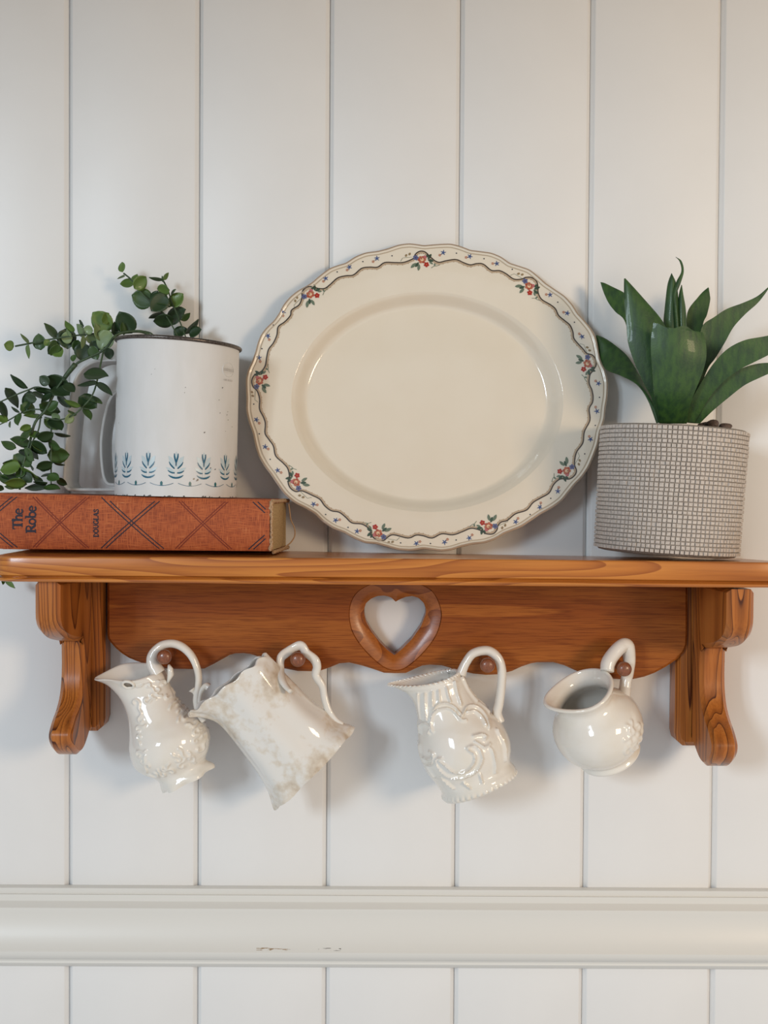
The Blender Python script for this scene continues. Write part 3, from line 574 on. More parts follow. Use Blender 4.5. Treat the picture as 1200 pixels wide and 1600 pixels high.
# worn tan line inside the lip and on the lip
for fr, w, col in ((.9935,.0011,(.44,.33,.24)),(.975,.0007,(.50,.41,.30))):
    P = [(fr*RO[k]*math.cos(TH[k]),fr*RO[k]*math.sin(TH[k])) for k in range(N_)]; dg.rib(P,w,col,True)
dg.build('tan_edge_line',M_glazeprint,plat)
BO = cat_rom([(-0.01015,0.10602),(-0.00884,0.10903),(-0.00675,0.1109),(-0.00431,0.11171),(-0.00173,0.11123),(0.00022,0.10974),(0.00188,0.10794),(0.00412,0.10595),(0.00641,0.10412),(0.00968,0.10314),(0.01494,0.10442),(0.02224,0.10531),(0.02833,0.10275),(0.03319,0.10128),(0.03806,0.10231),(0.04293,0.10184),(0.049,0.09713),(0.05508,0.09691),(0.05993,0.09469),(0.06599,0.09049),(0.07207,0.09053),(0.075,0.09179),(0.07937,0.09172),(0.083,0.08909),(0.08418,0.08486),(0.08439,0.07989),(0.08701,0.07493),(0.09377,0.07074),(0.09738,0.06754),(0.09976,0.06259),(0.10456,0.05841),(0.10816,0.05521),(0.11029,0.05028),(0.11096,0.04534),(0.11406,0.04117),(0.11811,0.03675),(0.1205,0.03381),(0.12483,0.03236),(0.1272,0.02893),(0.12738,0.0245),(0.12467,0.02007),(0.1227,0.01711),(0.12214,0.01098),(0.12401,0.0061),(0.1249,0.00097),(0.12436,-0.00368),(0.1219,-0.00857),(0.12227,-0.0171),(0.11808,-0.02563),(0.11678,-0.03413),(0.1119,-0.04142),(0.11037,-0.04989),(0.11175,-0.05471),(0.11051,-0.05834),(0.10642,-0.06125),(0.09972,-0.06129),(0.09491,-0.06517),(0.09126,-0.07168),(0.08527,-0.07532),(0.07928,-0.07895),(0.07447,-0.08449),(0.06611,-0.08741),(0.06013,-0.09223),(0.05536,-0.09369),(0.05296,-0.09657),(0.05224,-0.09944),(0.04937,-0.10232),(0.04462,-0.10234),(0.04177,-0.10069),(0.03797,-0.09904),(0.03274,-0.09835),(0.02679,-0.10077),(0.01965,-0.10319),(0.01133,-0.10252),(0.0042,-0.10566),(-0.00245,-0.10403),(-0.00768,-0.10358),(-0.01362,-0.10576),(-0.02432,-0.10343),(-0.02859,-0.10513),(-0.03143,-0.10752),(-0.03618,-0.10755),(-0.04048,-0.10424),(-0.04217,-0.09948),(-0.04767,-0.09569),(-0.05529,-0.09477),(-0.06008,-0.0905),(-0.06487,-0.08693),(-0.07083,-0.08577),(-0.07563,-0.0822),(-0.07926,-0.07743),(-0.08525,-0.07434),(-0.09244,-0.07126),(-0.0972,-0.07177),(-0.10129,-0.06915),(-0.10302,-0.06483),(-0.10212,-0.06073),(-0.1034,-0.05471),(-0.10704,-0.05039),(-0.11262,-0.04511),(-0.1144,-0.03786),(-0.11807,-0.03255),(-0.12077,-0.0282),(-0.12065,-0.02092),(-0.12216,-0.01606),(-0.12514,-0.00999),(-0.12526,-0.00243),(-0.12704,0.00342),(-0.13046,0.00707),(-0.13127,0.01196),(-0.12893,0.01614),(-0.12415,0.01862),(-0.12133,0.02305),(-0.12046,0.0292),(-0.11911,0.03536),(-0.11556,0.04031),(-0.11299,0.04649),(-0.11211,0.05267),(-0.10733,0.05641),(-0.10304,0.06138),(-0.10212,0.0656),(-0.0966,0.06961),(-0.09449,0.07508),(-0.0943,0.07956),(-0.09118,0.08281),(-0.08707,0.08358),(-0.0822,0.08237),(-0.07734,0.0824),(-0.07324,0.08541),(-0.06771,0.09043),(-0.06165,0.09221),(-0.05557,0.093),(-0.04953,0.09803),(-0.04346,0.09906),(-0.03738,0.0991),(-0.03204,0.10263),(-0.02401,0.10268),(-0.01744,0.10297)],5,True)*np.array([1,1.006])
dw = Decal(lambda u,v: onp(u,v,.00020)); dw2 = Decal(lambda u,v: onp(u,v,.00030)); dw3 = Decal(lambda u,v: onp(u,v,.00040)); dw4 = Decal(lambda u,v: onp(u,v,.0005))
inn = np.linalg.norm(BO,axis=1)[:,None]; BI = BO*(1-.0011/inn)
dw.rib(BI,.0013,(.50,.38,.26),True)
for k in range(0,len(BI),3):
    p = BO[k]*(1-.0019/inn[k]); dw.ell(p[0],p[1],.00033,.00033,(.40,.27,.15),n=6)
dw2.rib(BO,.00085,(.050,.036,.028),True)
U = .000482
BQ = [(-0.00381,0.10506),(0.07738,0.08507),(0.12088,0.02594),(0.10457,-0.05499),(0.04606,-0.09661),(-0.03574,-0.1023),(-0.09706,-0.06479),(-0.12548,0.01126),(-0.08821,0.07761)]
for (u, v) in BQ:
    u, v = u, v*1.006
    an = -math.atan2(u/(.135**2),v/(.117**2))
    def T(x, y): x, y = x*U*1.12, -y*U*1.12; return (u+x*math.cos(an)-y*math.sin(an), v+x*math.sin(an)+y*math.cos(an))
    def E(d, x, y, rx, ry, col, rot=0, tip=.5): c = T(x,y); d.ell(c[0],c[1],rx*U*1.15,ry*U*1.15,col,an-rot,12,tip)
    G1 = (.045,.085,.055); G2 = (.15,.20,.14)
    for x, y, rx, ry, ro_, cc in ((-12,8,5,2.2,2.4,G2),(-7,7,4,2.0,2.2,G1),(-4.5,11,4.5,2,1.75,G2),(11,-4,4.6,2,-1.0,G1),(12.5,1.5,4,2,.2,G1),(13,5,3,1.4,.6,G2),(8,-6,3,1.6,-1.4,G1)): E(dw2,x,y,rx,ry,cc,ro_)
    for x, y in ((-22,-6.5),(-17,-8.5)): E(dw2,x,y,2.2,1.6,(.30,.22,.12),-1.)
    dw2.rib([T(x,y) for x,y in ((-30,2),(-27,-3),(-21,-3.5),(-14,-4))],.5*U,G2)
    dw2.rib([T(x,y) for x,y in ((13,12),(17,9.5),(20,9.5),(25,8))],.8*U,G2); E(dw2,18,7.5,2,1.2,G2,-1.3)
    for q in range(5):
        a = q*1.257; E(dw3,-8.5+2.3*math.cos(a),-3+2.3*math.sin(a),1.7,1.5,(.115,.13,.26),a,0)
    E(dw3,-8.5,-3,1.0,1.0,(.06,.05,.12),0,0)
    for q in range(6):
        a = q*1.047; E(dw3,0+3.3*math.cos(a),0+3.0*math.sin(a),2.6,2.2,(.42,.085,.045) if q%2 else (.50,.15,.08),a,0)
    E(dw3,4.5,-3.5,2.2,2.6,(.52,.16,.17),0,0); E(dw4,.2,-.3,2.9,2.7,(.72,.40,.24),0,0); E(dw4,.6,.6,1.6,1.5,(.80,.58,.38),0,0)
    dw4.rib([T(.2+3.1*math.cos(a),-.3+2.9*math.sin(a)) for a in np.linspace(2.5,6.6,10)],.7*U,(.26,.035,.02)); E(dw4,-.6,-1.4,.9,.8,(.13,.02,.02),0,0)
    for q in range(5):
        a = q*1.257+.3; E(dw3,6.3+2.1*math.cos(a),7.2+2.1*math.sin(a),1.7,1.5,(.42,.022,.016),a,0)
    E(dw4,6.3,7.2,.8,.8,(.6,.2,.06),0,0)
BL_ = [(-0.0379,0.10585),(-0.05878,0.09897),(-0.07669,0.09012),(-0.1084,0.06408),(-0.11975,0.04571),(-0.12624,0.02892),(0.0125,0.11066),(0.03272,0.10778),(0.05316,0.1024),(0.09336,0.07845),(0.10632,0.06437),(0.11726,0.04637),(0.12913,0.01078),(0.12764,-0.01025),(0.12257,-0.03143),(0.09772,-0.07044),(0.08425,-0.08252),(0.06631,-0.09339),(0.03177,-0.10551),(0.01347,-0.10871),(-0.00743,-0.10978),(-0.05143,-0.10096),(-0.06743,-0.09293),(-0.08398,-0.08105),(-0.11102,-0.05596),(-0.12061,-0.03838),(-0.12741,-0.01804)]; RD_ = [(-0.04081,0.10333),(-0.06047,0.09671),(-0.07837,0.08787),(-0.1086,0.0611),(-0.11873,0.04275),(-0.12523,0.02598),(0.00982,0.10864),(0.02979,0.10701),(0.04999,0.10238),(0.09045,0.07868),(0.10342,0.06509),(0.11511,0.04858),(0.12698,0.01272),(0.12672,-0.00708),(0.12164,-0.02925),(0.09847,-0.06755),(0.085,-0.07916),(0.06799,-0.09075),(0.03391,-0.10312),(0.01561,-0.10655),(-0.00482,-0.10833),(-0.04906,-0.10047),(-0.06435,-0.09243),(-0.08112,-0.08151),(-0.10837,-0.05763),(-0.11819,-0.04006),(-0.12521,-0.0207)]; DT_ = [(-0.02647,0.10792),(-0.0486,0.10328),(-0.06799,0.09517),(-0.11576,0.05388),(-0.12418,0.03582),(0.02249,0.11022),(0.04343,0.10609),(0.06482,0.09797),(0.09913,0.07276),(0.11158,0.05746),(0.12971,0.00026),(0.1263,-0.02097),(0.11812,-0.04236),(0.09242,-0.07576),(0.07706,-0.08783),(0.02202,-0.107),(0.00302,-0.10972),(-0.01907,-0.10936),(-0.05811,-0.09813),(-0.07485,-0.08866),(-0.11664,-0.04779),(-0.12508,-0.02871),(-0.12952,-0.00636)]; rb = random.Random(3)
for (u, v), (ru, rv) in zip(BL_,RD_):
    v *= 1.006; rv *= 1.006; a0 = rb.uniform(0,1.2)
    for q in range(5): a = a0+q*1.257; dw2.rib([(u,v),(u+2.1*U*math.cos(a),v+2.1*U*math.sin(a)),(u+4.4*U*math.cos(a+.2),v+4.4*U*math.sin(a+.2))],[1.7*U,1.6*U,.6*U],(.055,.10,.26))
    dw2.rib([(u,v),((u+ru)/2,(v+rv)/2),(ru,rv)],.5*U,(.1,.1,.16))
    for q in range(5): a = q*1.257; dw2.ell(ru+1.5*U*math.cos(a),rv+1.5*U*math.sin(a),.8*U,.8*U,(.52,.20,.13),n=7)
    dw3.ell(ru,rv,.7*U,.7*U,(.62,.42,.22),n=7)
for (u, v) in DT_: dw2.ell(u,v*1.006,1.1*U,1.1*U,(.035,.045,.06),n=8)
V = dw.V+dw2.V+dw3.V+dw4.V; F = []; cc = []; b = 0
for d in (dw,dw2,dw3,dw4): F += [tuple(i+b for i in f) for f in d.F]; cc += d.c; b += len(d.V)
link_mesh('floral_border',V,F,M_glazeprint,plat,True,cols=cc)
# ---------------------------------------------------------------- potted agave
til = math.radians(3.3); pa = np.array((math.sin(til),0,math.cos(til))); pxv = np.array((math.cos(til),0,-math.sin(til)))
PO = np.array((.1958,-.062,1.4542)); PHT = .0897; R0, R1 = .0508, .0519
agave = thing('potted_agave',(.2,-.062,1.4500),'artificial green agave in a grey grid-textured pot at the right end of the shelf','plant')
def pf(a, h, r): return PO+pa*h+pxv*(r*math.sin(a))+np.array((0,-r*math.cos(a),0))
pr = [(.0012,.02),(0,R0-.006),(.0006,R0-.003),(.003,R0-.001),(.006,R0-.0006),(PHT-.002,R1-.0008),(PHT-.0006,R1-.0014),(PHT,R1-.0026),(PHT-.0006,R1-.0040),(PHT-.003,R1-.0046),(PHT-.03,R1-.0050)]
V = [pf(2*PI*k/96,h,r) for h,r in pr for k in range(96)]; F = grid_faces(len(pr),96)+[tuple(range(96))]
pot = fixn(link_mesh('pot',V,F,M_grout,agave,True,40))
NR, NC = 29, 96; V = []; F = []; rt = random.Random(11)
rowz = [.0016+(PHT-.0026)*i/NR+rt.uniform(-.00022,.00022) for i in range(NR+1)]
cold = [rt.uniform(-.004,.004) for _ in range(NC+1)]
for i in range(NR):
    sh_ = rt.uniform(0,.012)
    for k in range(NC):
        a0 = 2*PI*k/NC+sh_+cold[k]; a1 = 2*PI*(k+1)/NC+sh_+cold[(k+1)%NC]; h0, h1 = rowz[i], rowz[i+1]
        g1, g2 = .0030+rt.uniform(0,.003), .00016+rt.uniform(0,.00012)
        a0 += g1; a1 -= g1; h0 += g2; h1 -= g2
        dip = rt.random() < .03
        rb0 = R0+(R1-R0)*h0/PHT-.0007; li = (.0010+rt.uniform(-.00025,.0003))*(.35 if dip else 1); b = len(V)
        for (a, h) in ((a0,h0),(a1,h0),(a1,h1),(a0,h1)): V.append(pf(a,h,rb0))
        da, dh = .0042, .00022
        for (a, h) in ((a0+da,h0+dh),(a1-da,h0+dh),(a1-da,h1-dh),(a0+da,h1-dh)): V.append(pf(a,h,rb0+li))
        F += [(b+4,b+5,b+6,b+7),(b,b+1,b+5,b+4),(b+1,b+2,b+6,b+5),(b+2,b+3,b+7,b+6),(b+3,b,b+4,b+7)]
o = link_mesh('tile_relief',V,F,M_pot,pot,False); o['kind'] = 'stuff'
V = []; 
for i, r in enumerate((R1-.0055,.036,.02,.008)):
    for k in range(40): V.append(pf(2*PI*k/40,PHT-.006+.0012*math.sin(k*2.1+i*1.7),r))
F = grid_faces(4,40)+[tuple(120+k for k in range(40))]; link_mesh('soil',V,F,M_soil,pot)
for (x, y, z, r) in [(0.2331,-0.045,1.5501,0.0042),(0.2445,-0.04,1.5488,0.0035),(0.2289,-0.04,1.5491,0.004)]:
    bmp = bmesh.new(); bmesh.ops.create_icosphere(bmp,subdivisions=3,radius=1); Vp = []
    for v in bmp.verts:
        q = v.co; f = 1+.12*math.sin(q.x*3+x*300)+.08*math.sin(q.y*4+q.z*3); Vp.append((x+q.x*r*1.25*f,y+q.y*r*f,z-.0022+q.z*r*.75*f))
    F = [tuple(v.index for v in f.verts) for f in bmp.faces]; bmp.free(); link_mesh('pebble',Vp,F,M_pebble,agave)
def agave_leaf(stn, bulge, blunt=False):
    A_ = np.array([l for l,r,d in stn],float); B_ = np.array([r for l,r,d in stn],float); D_ = np.array([d for l,r,d in stn],float)[:,None]
    P = cat_rom(np.hstack([A_,B_,D_]),6); m = len(P); nc = 11; Vf = []; Vb = []
    for i, (lx,lz,rx,rz,d) in enumerate(P):
        w = math.hypot(rx-lx,rz-lz)
        for j in range(nc):
            t = j/(nc-1); q = 4*t*(1-t); x = lx+(rx-lx)*t; z = lz+(rz-lz)*t; yy = d-bulge*w*(q-.5)
            if blunt and i > m-5: z += .0017*math.sin(t*10.5+1.2)*(i-m+5)/4-.0004
            thk = (.0004+.0012*q)*min(1,w/.006+.25)
            Vf.append((x,yy-thk,z)); Vb.append((x,yy+thk,z))
    V = np.array(Vf+Vb); n = len(Vf); F = grid_faces(m,nc,False)+[f[::-1] for f in grid_faces(m,nc,False,n)]
    for i in range(m-1):
        a = i*nc; F.append((a,a+nc,n+a+nc,n+a)); a += nc-1; F.append((a,n+a,n+a+nc,a+nc))
    for j in range(nc-1):
        F.append((j,n+j,n+j+1,j+1)); a = (m-1)*nc+j; F.append((a,a+1,n+a+1,n+a))
    fixn(link_mesh('leaf',V,F,M_agave,agave,True,60))
AGL = [([((0.1957,1.5521),(0.1893,1.5475),-0.058),((0.1925,1.558),(0.1841,1.5649),-0.052),((0.1856,1.5725),(0.1776,1.5766),-0.045),((0.1804,1.5864),(0.1676,1.584),-0.036),((0.1743,1.5998),(0.1591,1.5892),-0.026),((0.1672,1.6083),(0.1562,1.5977),-0.018),((0.1602,1.6141),(0.1545,1.6087),-0.014),((0.154,1.6173),(0.1535,1.6159),-0.011)],0.05),([((0.1911,1.5507),(0.2004,1.5507),-0.058),((0.1811,1.5859),(0.1973,1.5907),-0.05),((0.1732,1.6101),(0.1896,1.6149),-0.042),((0.1696,1.625),(0.1814,1.6298),-0.036),((0.1642,1.6312),(0.1765,1.6398),-0.032),((0.1597,1.6384),(0.1711,1.6461),-0.028),((0.1566,1.6472),(0.1637,1.651),-0.024),((0.1547,1.6553),(0.1585,1.6544),-0.021)],-0.1),([((0.2097,1.551),(0.2162,1.5511),-0.054),((0.2109,1.5863),(0.2221,1.5864),-0.048),((0.2134,1.6194),(0.2252,1.6186),-0.044),((0.2152,1.6314),(0.2289,1.6282),-0.042),((0.2227,1.6411),(0.2317,1.6388),-0.04),((0.2267,1.6455),(0.2317,1.6437),-0.039),((0.2309,1.649),(0.2314,1.6485),-0.038)],-0.1),([((0.1957,1.5505),(0.2067,1.5505),-0.062),((0.193,1.5942),(0.2059,1.5943),-0.06),((0.1937,1.6188),(0.2052,1.6165),-0.058),((0.1945,1.6302),(0.2046,1.6303),-0.058),((0.1959,1.6449),(0.2035,1.644),-0.058),((0.197,1.6504),(0.2021,1.6495),-0.058),((0.1988,1.6555),(0.1993,1.655),-0.058)],0.18),([((0.2026,1.5506),(0.2119,1.5507),-0.06),((0.2036,1.5945),(0.2114,1.5945),-0.058),((0.2036,1.6167),(0.2108,1.6167),-0.057),((0.2037,1.6304),(0.2097,1.6305),-0.057),((0.2047,1.6406),(0.208,1.6397),-0.057),((0.2063,1.6474),(0.2068,1.647),-0.057)],0.2),([((0.2012,1.5504),(0.2053,1.5504),-0.064),((0.201,1.5939),(0.2046,1.5939),-0.063),((0.2012,1.616),(0.2035,1.616),-0.062),((0.2002,1.6297),(0.2022,1.6297),-0.062),((0.1995,1.6399),(0.2017,1.639),-0.061),((0.2018,1.649),(0.2046,1.6472),-0.061),((0.2052,1.6563),(0.207,1.6563),-0.061),((0.2042,1.6634),(0.2056,1.6638),-0.06),((0.2012,1.6668),(0.2016,1.6666),-0.06)],0.2),([((0.2054,1.5493),(0.216,1.5493),-0.06),((0.2098,1.5713),(0.2195,1.5705),-0.06),((0.2151,1.5943),(0.2248,1.5866),-0.06),((0.2183,1.6102),(0.2299,1.5943),-0.061),((0.2211,1.6184),(0.2364,1.6056),-0.062),((0.2281,1.6233),(0.242,1.6161),-0.063),((0.2369,1.6291),(0.2498,1.6251),-0.064),((0.248,1.6333),(0.2581,1.6327),-0.065),((0.2581,1.638),(0.2631,1.639),-0.066),((0.2659,1.6447),(0.2664,1.6442),-0.067)],-0.1),([((0.207,1.5479),(0.2175,1.5471),-0.068),((0.215,1.5591),(0.225,1.5555),-0.072),((0.223,1.5711),(0.2353,1.5648),-0.075),((0.232,1.579),(0.2456,1.5734),-0.078),((0.2417,1.5846),(0.2548,1.5782),-0.08),((0.2526,1.5882),(0.2625,1.5818),-0.081),((0.2634,1.589),(0.2684,1.585),-0.082),((0.2734,1.5872),(0.2739,1.5868),-0.083)],-0.1),([((0.2029,1.5478),(0.2133,1.5478),-0.07),((0.2093,1.5633),(0.2206,1.5629),-0.076),((0.2168,1.5786),(0.2285,1.5742),-0.081),((0.2232,1.5894),(0.2384,1.5828),-0.085),((0.2311,1.598),(0.2485,1.5883),-0.088),((0.2415,1.6035),(0.2585,1.5935),-0.09),((0.2536,1.6059),(0.2678,1.5996),-0.091),((0.2643,1.6078),(0.2745,1.6048),-0.092),((0.2781,1.6091),(0.2785,1.6082),-0.093)],-0.07),([((0.1883,1.5474),(0.2007,1.5474),-0.068),((0.1818,1.5646),(0.1989,1.5692),-0.074),((0.176,1.5742),(0.198,1.5847),-0.077),((0.1687,1.5888),(0.1955,1.6011),-0.079),((0.164,1.6031),(0.19,1.6145),-0.079),((0.1628,1.6167),(0.1857,1.6217),-0.078),((0.1615,1.6303),(0.1772,1.6317),-0.077),((0.1612,1.6407),(0.1684,1.6417),-0.076),((0.1613,1.6483),(0.1622,1.6486),-0.075)],0.07),([((0.1878,1.5466),(0.2069,1.5467),-0.074),((0.184,1.5573),(0.2064,1.557),-0.082),((0.1803,1.568),(0.2087,1.5677),-0.088),((0.1781,1.5816),(0.2126,1.5805),-0.093),((0.1762,1.5945),(0.2143,1.5903),-0.096),((0.176,1.6053),(0.2139,1.599),-0.097),((0.1769,1.611),(0.2121,1.6068),-0.097),((0.1773,1.6132),(0.2098,1.6095),-0.097)],0.08)]
for i, (stn, bu) in enumerate(AGL): agave_leaf(stn,bu,i==len(AGL)-1)
# ---------------------------------------------------------------- eucalyptus garland
euc = thing('eucalyptus_garland',(-.24,-.05,1.4960),'trailing artificial eucalyptus sprays spilling over the sifter and down to the book','greenery')
STEMS = []
for pts, rad in [([(-0.2032,-0.02,1.6601),(-0.1984,-0.02,1.6563),(-0.195,-0.02,1.6525),(-0.1874,-0.022,1.6431),(-0.1726,-0.024,1.63),(-0.1675,-0.026,1.6235),(-0.161,-0.03,1.6126)],1.6),([(-0.1733,-0.018,1.6544),(-0.1701,-0.02,1.6483),(-0.1672,-0.02,1.6397),(-0.1634,-0.022,1.6313),(-0.1591,-0.025,1.6213),(-0.1552,-0.028,1.6119)],1.6),([(-0.2781,-0.04,1.6026),(-0.2674,-0.043,1.6042),(-0.2527,-0.045,1.6068),(-0.2385,-0.046,1.6091),(-0.2175,-0.046,1.6115),(-0.2021,-0.042,1.6131),(-0.1927,-0.042,1.6141),(-0.18,-0.042,1.6132),(-0.1733,-0.045,1.6082)],1.8),([(-0.1742,-0.048,1.6073),(-0.1817,-0.05,1.6121),(-0.1905,-0.052,1.6123),(-0.198,-0.054,1.6106),(-0.2026,-0.056,1.6071),(-0.2063,-0.058,1.6008),(-0.2125,-0.057,1.5963),(-0.2199,-0.055,1.5933),(-0.2294,-0.054,1.5887),(-0.2366,-0.053,1.5814),(-0.2412,-0.053,1.5749),(-0.2461,-0.052,1.568)],2.8),([(-0.2303,-0.054,1.5883),(-0.2366,-0.053,1.581),(-0.2398,-0.053,1.5763)],5),([(-0.2461,-0.052,1.568),(-0.2583,-0.05,1.5718),(-0.2653,-0.05,1.5699),(-0.2769,-0.05,1.5652),(-0.2862,-0.05,1.561),(-0.2932,-0.05,1.5591)],1.7),([(-0.2537,-0.05,1.5556),(-0.263,-0.05,1.5556),(-0.2713,-0.05,1.5527),(-0.2802,-0.05,1.5476),(-0.2909,-0.05,1.5424)],1.5),([(-0.209,-0.056,1.6001),(-0.2084,-0.068,1.5887),(-0.2106,-0.072,1.5734),(-0.2138,-0.074,1.5633),(-0.2201,-0.074,1.556),(-0.2271,-0.073,1.5502),(-0.239,-0.066,1.5473),(-0.2519,-0.056,1.5497)],1.7),([(-0.2461,-0.052,1.568),(-0.2522,-0.052,1.5555),(-0.2597,-0.053,1.5461),(-0.2629,-0.055,1.5321),(-0.2667,-0.056,1.5182),(-0.269,-0.056,1.5081),(-0.2703,-0.055,1.4974)],2.8),([(-0.2559,-0.052,1.5508),(-0.2571,-0.054,1.5405),(-0.2606,-0.058,1.5311),(-0.2633,-0.058,1.5219)],1.6),([(-0.2484,-0.052,1.5486),(-0.2484,-0.052,1.537),(-0.2482,-0.053,1.523),(-0.2482,-0.053,1.5091),(-0.2482,-0.053,1.4975)],1.8),([(-0.2703,-0.055,1.5044),(-0.2806,-0.053,1.5066),(-0.2918,-0.05,1.5033),(-0.2999,-0.04,1.4855),(-0.3004,-0.033,1.4568),(-0.2976,-0.03,1.44),(-0.2929,-0.03,1.43)],1.6)]:
    P = cat_rom(pts,5); P[:,2] = np.where(P[:,0]>-.285,np.maximum(P[:,2],1.36),P[:,2])
    V, F = tube(P,np.linspace(rad,rad*.75,len(P))*.00040,7); link_mesh('stem',V,F,M_stem,euc); STEMS.append((V,F))
def leaf_mesh(kind, mat):
    nu, nv = 9, 7; Vf = []; Vb = []
    tipp = (.9,.6,1.25)[kind]
    for i in range(nu):
        u = i/(nu-1); wd = math.sin(PI*u**(.85 if kind!=2 else .8))**(.62 if kind!=2 else .8)*.5
        if u > .75: wd *= 1-.25*tipp*((u-.75)/.25)**2
        wd = max(wd,.012)
        for j in range(nv):
            v = -1+2*j/(nv-1); q = abs(v)
            z = .10*q*q*wd*2-.05*math.sin(PI*u)+(.03*math.sin(u*5) if kind==1 else 0)-.02*(1-q)**3
            Vf.append((u,v*wd,z)); Vb.append((u,v*wd,z-.035*(1-.6*q)))
    n = len(Vf); F = grid_faces(nu,nv,False)+[f[::-1] for f in grid_faces(nu,nv,False,n)]
    for i in range(nu-1):
        a = i*nv; F.append((a,n+a,n+a+nv,a+nv)); a += nv-1; F.append((a,a+nv,n+a+nv,n+a))
    for j in range(nv-1): F.append((j,j+1,n+j+1,n+j)); a = (nu-1)*nv+j; F.append((a,n+a,n+a+1,a+1))
    me = bpy.data.meshes.new('leaf'); me.from_pydata(Vf+Vb,[],F); me.shade_smooth(); me.materials.append(mat)
    bm = bmesh.new(); bm.from_mesh(me); bmesh.ops.recalc_face_normals(bm,faces=bm.faces); bm.to_mesh(me); bm.free(); return me
from mathutils.bvhtree import BVHTree
bv = []; bp = []
for o in [x for x in bpy.data.objects if x.type=='MESH' and (x.parent==sift or x.parent==sbody)]:
    b = len(bv); bv += [v.co+Vector(sift['_w']) for v in o.data.vertices]; bp += [[i+b for i in p.vertices] for p in o.data.polygons]
SIFT_T = BVHTree.FromPolygons(bv,bp,epsilon=0.0)
def clear_of_sifter(M, me):
    ps = [list(p.vertices) for p in me.polygons]
    for st_ in range(0,9):
        for d in ((0,-1,0),(-.7,-.3,0),(-.5,.3,.3),(0,-.3,1),(0,1,0)):
            d = Vector(d)*.003*st_
            if not BVHTree.FromPolygons([(M@v.co)+d for v in me.vertices],ps).overlap(SIFT_T): return d
    print('leaf still touches the sifter'); return Vector((0,0,0))
for i, (V, F) in enumerate(STEMS): print('stem',i,bool(BVHTree.FromPolygons([Vector(v) for v in V],F).overlap(SIFT_T)))
LM = [[leaf_mesh(k,m) for k in range(3)] for m in M_euc]
rl = random.Random(21)
